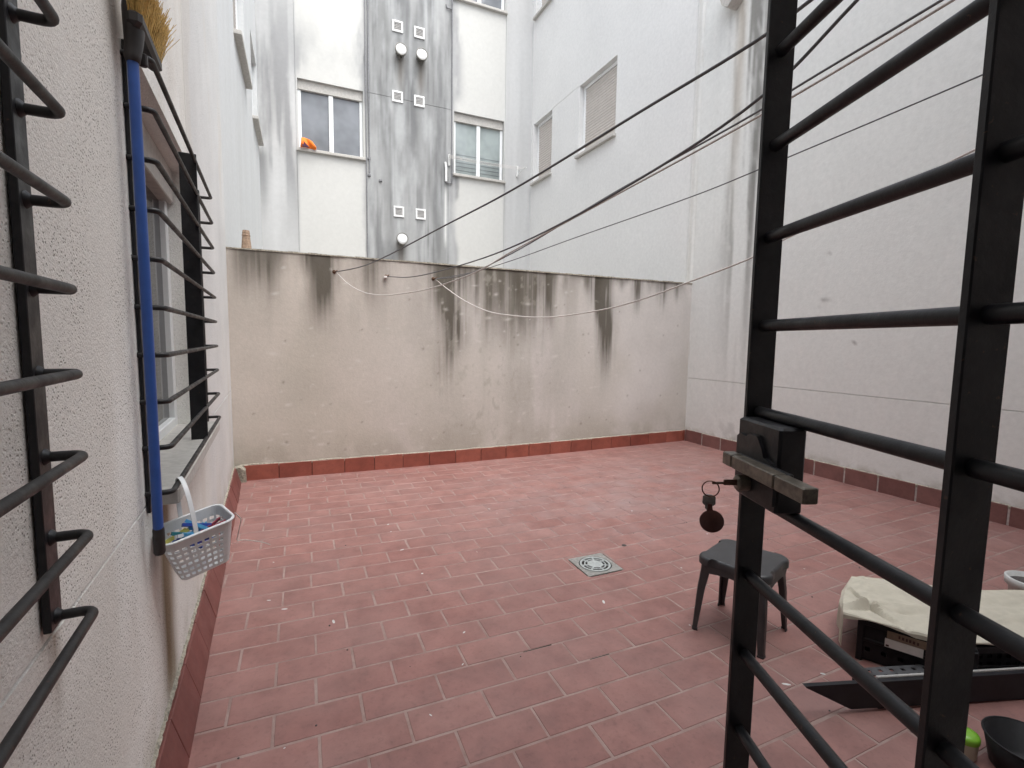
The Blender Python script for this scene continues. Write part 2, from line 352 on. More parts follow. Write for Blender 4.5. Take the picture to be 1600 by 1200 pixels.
def window_unit(parent, O, u, n, a, b, c, d, gl, depth=0.13, kind='slide', sill=True, sill_out=0.055, curtain=None):
    O = Vector(O); u = Vector(u); n = Vector(n); z = Vector((0, 0, 1))
    def P(uu, zz, dd): return O + u * uu + z * zz + n * dd
    fd = -depth + 0.035; m = MB(); fw = 0.05
    def bar(ua, ub, za, zb, t=0.045, off=0.0): m.obox(P((ua + ub) / 2, (za + zb) / 2, fd + off), u, n, z, ub - ua, t, zb - za, 0.004)
    bar(a, a + fw, c, d); bar(b - fw, b, c, d); bar(a + fw, b - fw, c, c + fw); bar(a + fw, b - fw, d - fw, d)
    mid = (a + b) / 2; boxh = 0.15 if kind == 'slide' else 0.0
    if kind == 'slide': bar(mid - 0.035, mid + 0.035, c + fw, d - fw, 0.05, 0.004)
    w = m.build('window', M['alu'], parent)
    if kind == 'slide':
        for (x0, x1) in ((a + fw, mid - 0.035), (mid + 0.035, b - fw)):
            MB().obox(P((x0 + x1) / 2, (c + d) / 2, fd - 0.006), u, n, z, x1 - x0, 0.008, d - c - 2 * fw).build('pane', gl, w)
        MB().obox(P((a + b) / 2, d - boxh / 2, fd + 0.012), u, n, z, b - a - 0.002, 0.07, boxh, 0.004).build('shutter_box', M['sillm'], w)
        if curtain:                                     # blind slats seen through the glass
            cb = MB()
            for k in range(5):
                cb.obox(P((a + b) / 2, c + 0.12 + k * 0.07, fd + 0.0005), u, n, z, b - a - 2 * fw, 0.004, 0.005)
            cb.build('blind', curtain, w)
    else:
        sm = MB(); zz = c + 0.01; hgt = 0.044
        while zz < d - 0.06:
            pr = [(0.0, 0.0), (0.008, 0.006), (0.011, 0.02), (0.008, 0.034), (0.0, 0.040), (0.0, hgt)]
            vs = []
            for (dd, hh) in pr: vs += [P(a + 0.03, zz + hh, fd + dd), P(b - 0.03, zz + hh, fd + dd)]
            sm.add(vs, [(2 * i, 2 * i + 1, 2 * i + 3, 2 * i + 2) for i in range(len(pr) - 1)])
            zz += hgt
        sm.build('shutter', M['shutter'], w)
    if sill:
        MB().obox(P((a + b) / 2, c - 0.012, (sill_out - depth) / 2 + 0.002), u, n, z, b - a + 0.06, sill_out + depth, 0.045, 0.005).build('sill', M['sillm'], w)
    return w

TOP = 9.6; NTOP = 6.2                       # unseen tops of the near walls set lower to let more light in
# ---- ground under everything
g = MB(); g.add([(-40, -40, -0.06), (40, -40, -0.06), (40, 40, -0.06), (-40, 40, -0.06)], [(0, 1, 2, 3)])
tag(g.build('ground', M['ground']), kind='structure')

# ---- left house wall (bends by 3 degrees at the garden wall)
th = math.radians(3.0)
LO = (-0.306, 0.0, 0.0); LU = (-math.sin(th), math.cos(th), 0); LN = (math.cos(th), math.sin(th), 0)
def LP(s, e, z): return V(LO[0] + LU[0] * s + LN[0] * e, LO[1] + LU[1] * s + LN[1] * e, z)
left = thing('house_wall', LO, 'long pale rough stucco wall on the left carrying the two barred windows', 'wall')
def col_left(s, z):
    c = np.ones(s.shape + (3,)) * np.array([0.84, 0.83, 0.795])
    far = sst(2.55, 2.66, s) * sst(1.9, 2.05, z) + sst(2.75, 3.1, s) * (z <= 2.05)
    c = mixc(c, (0.70, 0.70, 0.69), np.clip(far, 0, 1))
    big = fbm(s * 2.2, z * 2.2, 3); c = c * (0.90 + 0.2 * big[..., None])
    warm = sst(0.50, 0.68, fbm(s * 3 + 9, z * 1.2, 8)); c = mixc(c, (0.66, 0.61, 0.54), warm * 0.35)
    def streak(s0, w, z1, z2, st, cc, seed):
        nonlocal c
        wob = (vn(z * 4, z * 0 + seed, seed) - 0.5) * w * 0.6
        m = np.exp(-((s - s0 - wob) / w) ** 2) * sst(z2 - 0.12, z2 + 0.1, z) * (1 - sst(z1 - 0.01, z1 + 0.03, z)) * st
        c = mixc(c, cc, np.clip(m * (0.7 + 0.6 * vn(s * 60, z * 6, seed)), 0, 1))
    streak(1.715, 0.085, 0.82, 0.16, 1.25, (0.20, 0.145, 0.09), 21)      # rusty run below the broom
    streak(1.76, 0.06, 0.79, 0.40, 0.4, (0.40, 0.32, 0.25), 22)
    streak(2.2, 0.35, 0.79, 0.55, 0.22, (0.42, 0.33, 0.30), 23)
    streak(0.905, 0.016, 0.865, 0.76, 0.8, (0.20, 0.13, 0.08), 24)
    streak(1.44, 0.06, 2.35, 1.97, 0.8, (0.22, 0.16, 0.12), 25)          # darker brown patch round the broom head
    low = (1 - sst(0.12, 0.34, z)) * sst(0.35, 0.65, fbm(s * 9, z * 9, 31)); c = mixc(c, (0.40, 0.37, 0.27), low * 0.55)
    und = (1 - sst(0.835, 0.84, z)) * 0.05; c = c * (1 - und[..., None])
    return c
hl = [(1.60, 2.74, 0.845, 2.03), (-0.24, 0.50, 0.845, 2.03)]
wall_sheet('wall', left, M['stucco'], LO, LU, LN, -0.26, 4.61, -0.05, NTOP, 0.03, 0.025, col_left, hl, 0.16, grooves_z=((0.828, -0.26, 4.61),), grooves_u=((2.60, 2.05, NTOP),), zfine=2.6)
wl2 = window_unit(left, LO, LU, LN, 1.60, 2.74, 0.845, 2.03, M['glassd'], 0.16, sill_out=0.065)
wl1 = window_unit(left, LO, LU, LN, -0.24, 0.50, 0.845, 2.03, M['glassd'], 0.16, sill_out=0.02)

Y0 = 4.604; XB = -0.549; YB = 8.94
def col_farleft(y, z):
    c = np.ones(y.shape + (3,)) * np.array([0.62, 0.63, 0.63]); c = c * (0.93 + 0.12 * fbm(y * 3, z * 0.6, 5)[..., None])
    m = sst(0.55, 0.75, fbm(y * 8, z * 0.7, 6)); return mixc(c, (0.55, 0.55, 0.54), m * 0.35)
hf = [(5.80, 6.92, 4.30, 5.45), (7.84, 8.83, 4.30, 5.45), (5.80, 6.92, 7.36, 8.5), (7.84, 8.83, 7.36, 8.5)]
wall_sheet('wall', left, M['plaster'], (XB, 0, 0), (0, 1, 0), (1, 0, 0), Y0 + 0.006, YB + 0.2, -0.05, TOP, 0.05, 0.05, col_farleft, hf, 0.12)
for (a, b, c, d) in hf: window_unit(left, (XB, 0, 0), (0, 1, 0), (1, 0, 0), a, b, c, d, M['glass'], 0.12, kind='shutter', sill_out=0.07)

# ---- house facade behind the camera with the doorway the gate hangs in
rear = thing('house_facade', (1.5, -0.25, 0), 'pale house wall with the doorway the black gate is hung in', 'wall')
def col_rear(x, z): return np.ones(x.shape + (3,)) * np.array([0.60, 0.57, 0.54]) * (0.92 + 0.16 * fbm(x * 2, z * 2, 12)[..., None])
wall_sheet('wall', rear, M['stucco'], (0, -0.25, 0), (1, 0, 0), (0, 1, 0), -0.6, 4.9, -0.05, NTOP, 0.1, 0.1, col_rear, [(-0.26, 0.36, -0.04, 2.12)], 0.25, thick=1.6)

# ---- right building wall
ar = math.radians(1.9); RU = (-math.sin(ar), math.cos(ar), 0); RN = (-math.cos(ar), -math.sin(ar), 0); RO = (4.378 + 4.608 * math.tan(ar), 0, 0)
def RP(s, e, z): return V(RO[0] + RU[0] * s + RN[0] * e, RO[1] + RU[1] * s + RN[1] * e, z)
rightw = thing('building_wall', RP(2, 0, 0), 'tall pale rendered wall on the right with two shuttered windows', 'wall')
def col_right(s, z):
    c = np.ones(s.shape + (3,)) * np.array([0.715, 0.712, 0.70])
    near = 1 - sst(4.60, 4.68, s)
    c = mixc(c, (0.70, 0.705, 0.685), near)
    c = c * (0.95 + 0.1 * fbm(s * 1.6, z * 1.1, 41)[..., None])
    ridge = np.exp(-((s - 4.66) / 0.03) ** 4); c = mixc(c, (0.63, 0.62, 0.585), ridge * 0.8)
    edge = np.exp(-((s - 4.61) / 0.012) ** 2) * sst(0.4, 0.7, vn(s * 3, z * 5, 44)); c = mixc(c, (0.40, 0.35, 0.30), edge * 0.5)
    st = np.exp(-((s - 3.92) / 0.24) ** 2) * sst(0.0, 4.2, z)
    fib = fbm(s * 16, z * 0.55, 42, 5); m = st * sst(0.36, 0.62, fib)
    c = mixc(c, (0.22, 0.215, 0.20), np.clip(m * 1.5, 0, 0.92))
    m3 = np.exp(-((s - 4.08) / 0.07) ** 2) * sst(2.2, 4.6, z); c = mixc(c, (0.50, 0.44, 0.37), m3 * 0.6)
    m2 = np.exp(-((s - 3.80) / 0.035) ** 2) * sst(0.6, 1.0, z) * sst(0.3, 0.6, vn(s * 9, z * 0.9, 45)); c = mixc(c, (0.22, 0.22, 0.22), m2 * 0.75)
    low = (1 - sst(0.15, 0.75, z)) * np.exp(-((s - 3.85) / 0.3) ** 2) * sst(0.42, 0.62, fbm(s * 14, z * 9, 46)); c = mixc(c, (0.36, 0.36, 0.35), low * 0.5)
    foot = (1 - sst(0.19, 0.27, z)) * sst(0.40, 0.62, fbm(s * 11, z * 14, 47)); c = mixc(c, (0.34, 0.31, 0.25), foot * 0.55)
    for (s0, z0, r) in ((2.99, 1.69, 0.03), (2.95, 1.70, 0.018), (2.98, 2.11, 0.014), (3.02, 1.62, 0.016), (2.70, 1.30, 0.012), (2.2, 1.62, 0.012), (2.5, 1.5, 0.010), (3.3, 2.0, 0.010), (1.9, 1.25, 0.012)):
        m = np.exp(-(((s - s0) / r) ** 2 + ((z - z0) / (r * 0.6)) ** 2)); c = mixc(c, (0.28, 0.27, 0.26), m * 0.75)
    sc = sst(0.72, 0.86, vn(s * 30, z * 9, 48)); c = mixc(c, (0.74, 0.73, 0.71), sc * 0.3 * near)
    return c
def disp_right(s, z): return np.where(np.abs(s - 4.66) < 0.035, 0.012 * (0.6 + 0.6 * vn(z * 7, z * 0, 3)), 0)
hr = [(6.25, 7.24, 4.33, 5.45), (8.14, 8.85, 4.33, 5.45), (6.25, 7.24, 7.39, 8.5), (8.14, 8.85, 7.39, 8.5)]
wall_sheet('wall', rightw, M['plaster'], RO, RU, RN, 4.60, YB + 0.3, -0.05, TOP, 0.03, 0.03, col_right, hr, 0.14, grooves_z=((0.845, 4.60, 4.62), (5.46, 7.24, 8.14)), disp=disp_right, zfine=2.4)
wall_sheet('wall', rightw, M['plaster'], RO, RU, RN, -0.6, 4.5995, -0.05, NTOP, 0.03, 0.03, col_right, (), 0.14, grooves_z=((0.845, -0.6, 4.60),), zfine=2.4)
for (a, b, c, d) in hr: window_unit(rightw, RO, RU, RN, a, b, c, d, M['glass'], 0.14, kind='shutter')
m = MB(); q = RP(4.16, 0.0, 4.93)
m.prism([RP(4.02, 0, 5.1), RP(4.30, 0, 5.1), RP(4.24, 0, 4.92), RP(4.16, 0, 4.86), RP(4.08, 0, 4.92)], Vector(RN) * 0.14)
m.build('gutter_outlet', M['sillm'], rightw)

# ---- building at the back
back = thing('apartment_building', (1.8, YB, 0), 'white apartment building behind the garden wall with grey stained strip and vents', 'building')
def col_back(x, z):
    c = np.ones(x.shape + (3,)) * np.array([0.575, 0.57, 0.545])
    c = c * (0.95 + 0.09 * fbm(x * 1.5, z * 0.8, 51)[..., None])
    fib = fbm(x * 9, z * 0.35, 52, 5); fib2 = fbm(x * 22, z * 0.9, 53, 4); big = fbm(x * 1.8, z * 0.7, 54)
    bleed = 0.30 * (fbm(x * 3.0, z * 1.4, 171, 5) - 0.5) + 0.10 * (fbm(x * 14, z * 1.5, 172, 4) - 0.5)
    ga = sst(1.02, 1.12, x + bleed) * (1 - sst(2.60, 2.72, x + bleed)); ga = np.maximum(ga, sst(1.10, 1.13, x) * (1 - sst(2.58, 2.61, x)))   # middle strip
    strip = np.ones_like(c) * np.array([0.30, 0.302, 0.30]) * (0.62 + 0.76 * fbm(x * 3.2, z * 0.9, 152, 5)[..., None]) * (0.72 + 0.56 * fbm(x * 12, z * 0.8, 153, 5)[..., None])
    cld = sst(0.44, 0.68, fbm(x * 4.2 + 7, z * 0.55, 173, 6)); strip = mixc(strip, (0.135, 0.137, 0.14), cld * 0.65)
    pale = sst(0.50, 0.72, fbm(x * 3.6 + 2, z * 0.8, 174, 6)); strip = mixc(strip, (0.50, 0.51, 0.51), pale * 0.45)
    dk = sst(0.50, 0.72, fib2) * sst(0.35, 0.7, big); strip = mixc(strip, (0.11, 0.11, 0.112), dk * 0.65)
    lt = sst(0.60, 0.80, fbm(x * 7 + 3, z * 0.5, 55)); strip = mixc(strip, (0.50, 0.51, 0.51), lt * 0.5)
    edge = np.exp(-((x - 2.45) / 0.10) ** 2) * (1 - sst(3.2, 3.9, z)); strip = mixc(strip, (0.24, 0.24, 0.235), edge * 0.7)
    wm = np.exp(-((x - 2.50) / 0.025) ** 2) * (1 - sst(3.9, 4.2, z)) * sst(2.9, 3.2, z); strip = mixc(strip, (0.72, 0.72, 0.70), wm * 0.8)
    for (x0, z0) in ((1.68, 6.10), (2.04, 6.12), (1.68, 2.95)):             # soot runs under the flues
        wdt = 0.075; mm = np.exp(-((x - x0) / wdt) ** 2) * sst(z0 - 0.75, z0 - 0.15, z) * (1 - sst(z0, z0 + 0.08, z)); strip = mixc(strip, (0.15, 0.13, 0.11), np.clip(mm * (0.6 + 0.6 * vn(x * 50, z * 3, 57)), 0, 1) * 0.8)
    c = c * (1 - ga[..., None]) + strip * ga[..., None]
    gl = 1 - sst(0.00, 0.04, x)                                              # left strip
    st2 = np.ones_like(c) * np.array([0.50, 0.50, 0.495]) * (0.78 + 0.42 * fbm(x * 3, z * 0.8, 154)[..., None])
    dk2 = sst(0.40, 0.62, fbm(x * 8, z * 0.55, 58, 6)) * sst(3.0, 4.2, z) * (1 - sst(5.6, 7.2, z)); st2 = mixc(st2, (0.25, 0.25, 0.255), dk2 * 0.75)
    cr = np.exp(-((x + 0.50) / 0.07) ** 2) * (1 - sst(4.1, 4.35, z)) * sst(3.0, 4.0, z); st2 = mixc(st2, (0.26, 0.26, 0.26), cr * 0.8)
    c = c * (1 - gl[..., None]) + st2 * gl[..., None]
    gr = sst(3.64, 3.69, x)
    st3 = np.ones_like(c) * np.array([0.53, 0.53, 0.525]) * (0.86 + 0.24 * fib[..., None])
    c = c * (1 - gr[..., None]) + st3 * gr[..., None]
    sm = np.exp(-((z - 6.0) / 0.35) ** 2) * sst(0.40, 0.65, big) * (1 - ga) * (x < 1.1); c = mixc(c, (0.36, 0.36, 0.36), sm * 0.5)
    cl = fbm(x * 5, z * 1.6, 161)                                            # grime creeping over the panel edges
    for (xe, wd, za, zb_) in ((1.03, 0.16, 5.55, 8.2), (2.68, 0.13, 5.5, 8.0), (0.06, 0.10, 5.4, 6.6)):
        mm = np.exp(-((x - xe) / wd) ** 2) * sst(za, za + 0.3, z) * (1 - sst(zb_ - 1.2, zb_, z)) * sst(0.30, 0.62, cl) * (1 - ga); c = mixc(c, (0.26, 0.26, 0.27), mm * 0.8)
    for (x0, x1) in ((0.0, 1.1), (2.63, 3.68)):                              # drips at the sill ends
        for e in (x0, x1):
            mm = np.exp(-((x - e) / 0.03) ** 2) * (1 - sst(4.28, 4.34, z)) * sst(2.6, 4.2, z); c = mixc(c, (0.36, 0.355, 0.35), mm * 0.55)
    for e in (1.07, 2.66):
        mm = np.exp(-((x - e) / 0.05) ** 2) * sst(0.3, 0.6, vn(x * 3, z * 2, 59)); c = mixc(c, (0.42, 0.42, 0.42), mm * 0.55)
    return c
BO, BU, BN = (0, YB, 0), (1, 0, 0), (0, -1, 0)
hb = [(0.03, 1.05, 4.34, 5.45), (2.66, 3.65, 4.32, 5.44), (0.03, 1.05, 7.40, 8.5), (2.66, 3.65, 7.38, 8.5)]
wall_sheet('wall', back, M['facade'], BO, BU, BN, -0.8, 4.5, -0.05, TOP, 0.025, 0.03, col_back, hb, 0.13, grooves_z=((5.45, 1.10, 2.62),), grooves_u=((0.0, -0.05, TOP), (3.67, -0.05, TOP)))
window_unit(back, BO, BU, BN, *hb[0], M['glass'], 0.13); window_unit(back, BO, BU, BN, *hb[1], M['glassg'], 0.13, curtain=M['glass'])
window_unit(back, BO, BU, BN, *hb[2], M['glass'], 0.13); window_unit(back, BO, BU, BN, *hb[3], M['glass'], 0.13)
yf = YB
for (x, zt, zb, r) in ((1.095, TOP, 2.2, 0.010), (1.145, TOP, 4.12, 0.011), (2.612, TOP, 4.14, 0.012)):
    MB().tube([(x, yf - 0.022, zt), (x, yf - 0.022, zb)], r, 8).build('conduit', M['pipe'], back)
for (x, z0) in ((2.612, 4.14), (2.612, 7.16)):
    MB().tube([(x, yf - 0.022, z0 + 0.1), (x, yf - 0.022, z0), (x - 0.10, yf - 0.022, z0), (x - 0.115, yf - 0.022, z0 + 0.05)], 0.012, 8).build('conduit_hook', M['pipe'], back)
for (x, z) in ((1.14, 4.36), (1.14, 4.08), (1.33, 4.02)):
    MB().obox((x, yf - 0.018, z), (1, 0, 0), (0, 1, 0), (0, 0, 1), 0.05, 0.03, 0.035, 0.004).build('pipe_clip', M['pipe'], back)
for (x, z) in ((1.640, 6.63), (2.018, 6.62), (1.632, 5.475), (2.014, 5.475), (1.643, 3.525), (2.034, 3.525)):
    m = MB(); w = 0.092; t = 0.030
    for (a, b, c, d) in ((-w, w, w - t, w), (-w, w, -w, -w + t), (-w, -w + t, -w + t, w - t), (w - t, w, -w + t, w - t)):
        m.box(x + a, x + b, yf - 0.022, yf + 0.002, z + c, z + d, 0.003)
    vt = m.build('vent', M['vent'], back)
    m = MB(); m.box(x - w + t, x + w - t, yf - 0.006, yf - 0.002, z - w + t, z + w - t)
    for k in range(5): m.obox((x, yf - 0.012, z - 0.048 + k * 0.024), (1, 0, 0), (0, 1, -0.5), (0, 0.5, 1), 2 * (w - t), 0.003, 0.018)
    m.build('vent_grille', M['ventgrille'], vt)
for (x, z) in ((1.68, 6.20), (2.038, 6.20), (1.683, 3.03)):
    ax = (-0.03, -1, 0.04)
    m = MB(); m.lathe((x, yf, z), ax, [(0.074, -0.03), (0.074, 0.10), (0.100, 0.105), (0.102, 0.150), (0.092, 0.150), (0.090, 0.138)], 28)
    fl = m.build('flue_pipe', M['flue'], back)
    m = MB(); m.lathe((x, yf, z), ax, [(0.0905, 0.136), (0.0905, 0.143), (0.05, 0.146), (0.0005, 0.147)], 28); m.build('flue_cap', M['capwhite'], fl)
    m = MB(); m.tube([(x - 0.05, yf - 0.07, z - 0.07), (x, yf - 0.06, z - 0.125), (x + 0.05, yf - 0.07, z - 0.07)], 0.008, 6); m.build('drip_ring', M['flue'], fl)

# ------------------------------------------------------------------ garden wall
lowwall = thing('garden_wall', (1.9, Y0, 0), 'low stained concrete wall closing the far side of the patio', 'wall')
ZT = 1.988
streaks = [(-0.40, .05, .5, .5), (-0.216, .07, .55, .62), (-0.30, .04, .3, .5), (0.187, .065, .75, 1.0), (0.08, .05, .25, .5), (0.566, .05, .55, .5), (0.75, .03, .3, .35), (1.314, .085, 1.5, .95), (1.22, .05, .5, .6),
           (1.50, .06, .5, .7), (1.62, .035, .7, .6), (1.743, .05, .9, .8), (1.86, .05, .6, .75), (2.0, .06, 1.1, .85), (2.096, .09, .9, .95), (2.22, .05, .7, .8), (2.43, .055, .75, .9), (2.36, .03, 1.0, .5),
           (2.62, .03, .3, .4), (2.9, .04, .25, .5), (3.113, .075, 1.45, 1.1), (3.02, .05, .35, .6), (3.36, .03, .2, .35), (3.549, .045, .5, .7), (3.919, .05, .42, .65), (3.75, .03, .2, .35), (4.15, .04, .3, .4)]
rs = np.random.RandomState(4)
scuffs = [(rs.uniform(-0.5, 4.3), rs.uniform(0.2, 1.9), rs.uniform(0.008, 0.045) * rs.uniform(0.3, 1), rs.uniform(0.004, 0.013)) for _ in range(130)]
pocks = [(rs.uniform(-0.5, 4.3), rs.uniform(0.25, 1.7), rs.uniform(0.005, 0.012)) for _ in range(60)]
def col_low(x, z):
    c = np.ones(x.shape + (3,)) * np.array([0.492, 0.457, 0.434])
    c = mixc(c, (0.475, 0.426, 0.382), 1 - sst(0.0, 1.8, x))
    c = mixc(c, (0.55, 0.52, 0.50), sst(2.4, 3.6, x))
    c = c * (0.86 + 0.28 * fbm(x * 2.4, z * 2.4, 61)[..., None])
    grn = sst(0.42, 0.68, fbm(x * 1.3 + 5, z * 1.0, 62)) * (1 - sst(0.9, 1.8, z)); c = mixc(c, (0.40, 0.37, 0.31), grn * 0.3)
    base = (1 - sst(0.18, 0.55, z)) * sst(0.25, 0.7, fbm(x * 5, z * 4, 63)); c = mixc(c, (0.29, 0.265, 0.215), base * 0.5)
    fib = fbm(x * 28, z * 1.1, 64, 4)
    for i, (x0, w, ln, st) in enumerate(streaks):
        w = w * 1.55
        wob = (vn(z * 2.2, z * 0 + i, 65 + i) - 0.5) * w * 0.9
        dz = (ZT - z) / ln
        m = np.exp(-(((x - x0 - wob) / (w * (1.05 - 0.35 * np.clip(dz, 0, 1)))) ** 2)) * (1 - sst(0.08, 1.0, dz)) * st * 1.1
        m = m * (0.35 + 0.75 * sst(0.32, 0.62, fib) + 0.35 * sst(0.45, 0.6, vn(x * 75, z * 1.2, 181)))
        c = mixc(c, (0.075, 0.065, 0.05), np.clip(m * 1.12, 0, 0.92))
    wide = (np.exp(-((x - 1.95) / 0.75) ** 2) + 0.45 * np.exp(-((x - 0.1) / 0.6) ** 2)) * sst(ZT - 1.0, ZT - 0.05, z) * sst(0.36, 0.66, fbm(x * 6, z * 0.7, 175, 5)); c = mixc(c, (0.13, 0.115, 0.095), np.clip(wide * 0.9, 0, 0.85))
    lw = np.exp(-((x - 2.0) / 0.8) ** 2) * sst(0.40, 0.66, fbm(x * 5 + 3, z * 0.6, 176, 5)); c = mixc(c, (0.33, 0.31, 0.27), lw * 0.45)
    top = np.exp(-((ZT - z) / 0.07)) * sst(0.35, 0.6, fbm(x * 6, z * 3, 66)); c = mixc(c, (0.13, 0.115, 0.10), top * 0.75)
    for (x0, z0, a, b) in scuffs:
        m = np.exp(-(((x - x0) / a) ** 2 + ((z - z0 - 0.15 * (x - x0) * math.sin(x0 * 91)) / b) ** 2)); c = mixc(c, (0.58, 0.55, 0.52), m * 0.6)
    for (x0, z0, r) in pocks:
        m = np.exp(-(((x - x0) / r) ** 2 + ((z - z0) / r) ** 2)); c = mixc(c, (0.17, 0.15, 0.13), m * 0.7)
    pk = sst(0.62, 0.75, fbm(x * 20, z * 12, 67)) * np.exp(-((x - 1.75) / 0.7) ** 2); c = mixc(c, (0.33, 0.31, 0.27), pk * 0.5)
    return c
wall_sheet('wall', lowwall, M['lowwall'], (0, Y0, 0), (1, 0, 0), (0, -1, 0), -0.56, 4.42, -0.05, ZT, 0.012, 0.012, col_low, (), thick=0.14, disp=lambda x, z: 0.004 * (fbm(x * 1.5, z * 1.5, 68) - 0.5))
m = MB()
for i in range(64):                                                       # rough mortar lip on top of the wall
    x0 = -0.55 + i * 0.0772; m.box(x0, x0 + 0.079, Y0 - 0.006 - rnd.random() * 0.006, Y0 + 0.145, ZT, ZT + 0.010 + rnd.random() * 0.006)
m.build('coping', M['mortar'], lowwall)
m = MB(); m.lathe((-0.406, Y0 + 0.09, ZT), (0, 0, 1), [(0.043, 0), (0.036, 0.06), (0.030, 0.125), (0.034, 0.128), (0.028, 0.145), (0.030, 0.15), (0.026, 0.172), (0.001, 0.176)], 10, False)
tag(m.build('clay_stub', M['clay']), 'small brown clay stub standing on the left end of the garden wall', 'post')

# ------------------------------------------------------------------ floor
DX, DY, DS = 1.52, 2.252, 0.113
def zf(x, y): return 0.016 * math.hypot(x - DX, y - DY)
def xl(y): return LO[0] + LU[0] * (y / LU[1]) + 0.03
def xr(y): return RO[0] + RU[0] * (y / RU[1])
m = MB(); xs = np.arange(-0.62, 4.72, 0.05); ys = np.arange(-1.9, 4.75, 0.05)
vs = [(x, y, zf(x, y) - 0.0013) for y in ys for x in xs]; nx = len(xs)
m.add(vs, [(j * nx + i, j * nx + i + 1, (j + 1) * nx + i + 1, (j + 1) * nx + i) for j in range(len(ys) - 1) for i in range(nx - 1)], True)
floor = tag(m.build('patio_floor', M['grout']), 'patio floor of pinkish red tiles in running bond', kind='structure')

PX, PY, GJ = 0.272, 0.1418, 0.0095
def tile_geo(w, d, h=0.014, b=0.0012):
    vs = []
    for (ins, z) in ((b, 0.0), (0.0, -b), (0.0, -h)):
        hx, hy = w / 2 - ins, d / 2 - ins
        vs += [(-hx, -hy, z), (hx, -hy, z), (hx, hy, z), (-hx, hy, z)]
    fs = [(0, 1, 2, 3)] + [(4 * r + (k + 1) % 4, 4 * r + k, 4 * r + 4 + k, 4 * r + 4 + (k + 1) % 4) for r in range(2) for k in range(4)]
    return vs, fs
def proj(p):
    v = Vector(p) - Vector((0, 0, H)); zc = v.dot(fwd)
    if zc < 0.05: return None
    return 512 + 482.77 * v.dot(right) / zc, 384 - 482.77 * v.dot(up) / zc
rects = []
hole = (DX - DS - 0.006, DX + DS + 0.006, DY - DS - 0.006, DY + DS + 0.006)
for k in range(-13, 24):
    yc = 1.468 + PY * k; y0, y1 = yc - (PY - GJ) / 2, yc + (PY - GJ) / 2
    if y1 > Y0 - 0.004: y1 = Y0 - 0.004
    if y1 - y0 < 0.02: continue
    ph = 0.022 if k % 2 == 0 else 0.022 + PX / 2
    a = xl(yc) + 0.004; b = xr(yc) - 0.004
    ph += 0.004 * math.sin(k * 2.1)
    n0 = math.floor((a - ph) / PX)
    x = ph + n0 * PX
    while x < b:
        x0, x1 = max(x + GJ / 2, a), min(x + PX - GJ / 2, b)
        if x1 - x0 > 0.015:
            if x1 > hole[0] and x0 < hole[1] and y1 > hole[2] and y0 < hole[3]:
                ya, yb_ = max(y0, hole[2]), min(y1, hole[3])
                for r in ((x0, hole[0], y0, y1), (hole[1], x1, y0, y1), (max(x0, hole[0]), min(x1, hole[1]), y0, hole[2]), (max(x0, hole[0]), min(x1, hole[1]), hole[3], y1)):
                    if r[1] - r[0] > 0.012 and r[3] - r[2] > 0.012: rects.append(r)
            else: rects.append((x0, x1, y0, y1))
        x += PX
def rect_area(r):
    ps = [proj((x, y, 0.02)) for (x, y) in ((r[0], r[2]), (r[1], r[2]), (r[1], r[3]), (r[0], r[3]))]
    if any(p is None for p in ps): return 0
    cx, cy = sum(p[0] for p in ps) / 4, sum(p[1] for p in ps) / 4
    if not (-10 < cx < 1034 and -10 < cy < 800): return 0
    return abs(sum(ps[i][0] * ps[(i + 1) % 4][1] - ps[(i + 1) % 4][0] * ps[i][1] for i in range(4))) / 2
rects.sort(key=lambda r: -rect_area(r))
cache = {}; rest = MB(); rt = random.Random(3)
for i, r in enumerate(rects):
    w, d = r[1] - r[0], r[3] - r[2]; cx, cy = (r[0] + r[1]) / 2, (r[2] + r[3]) / 2
    dd = math.hypot(cx - DX, cy - DY) + 1e-6
    gx, gy = 0.016 * (cx - DX) / dd + rt.gauss(0, 0.0012), 0.016 * (cy - DY) / dd + rt.gauss(0, 0.0025)
    nrm = Vector((-gx, -gy, 1)).normalized(); R3 = Vector((0, 0, 1)).rotation_difference(nrm).to_matrix().to_4x4() @ Matrix.Rotation(rt.gauss(0, 0.0022), 4, 'Z')
    Mx = Matrix.Translation((cx + rt.gauss(0, 0.0008), cy + rt.gauss(0, 0.0008), zf(cx, cy) + abs(rt.gauss(0, 0.0004)))) @ R3
    if i < 300:
        key = (round(w, 3), round(d, 3))
        if key not in cache:
            me = bpy.data.meshes.new('tile'); v_, f_ = tile_geo(w, d); me.from_pydata(v_, [], f_); me.materials.append(M['tile']); cache[key] = me
        o = bpy.data.objects.new('tile', cache[key]); col.objects.link(o); o.parent = floor; o.matrix_local = Mx
    else:
        v_, f_ = tile_geo(w, d); rest.add([Mx @ Vector(p) for p in v_], f_)
tag(rest.build('far_tiles', M['tile'], floor), kind='stuff')
# joints that lost their grout
for (xa, xb, y) in ((0.80, 0.93, 1.681), (1.03, 1.12, 1.5395)):
    MB().box(xa, xb, y - 0.0016, y + 0.0016, zf(xa, y) - 0.005, zf(xa, y) - 0.0008).build('open_joint', M['dark'], floor)

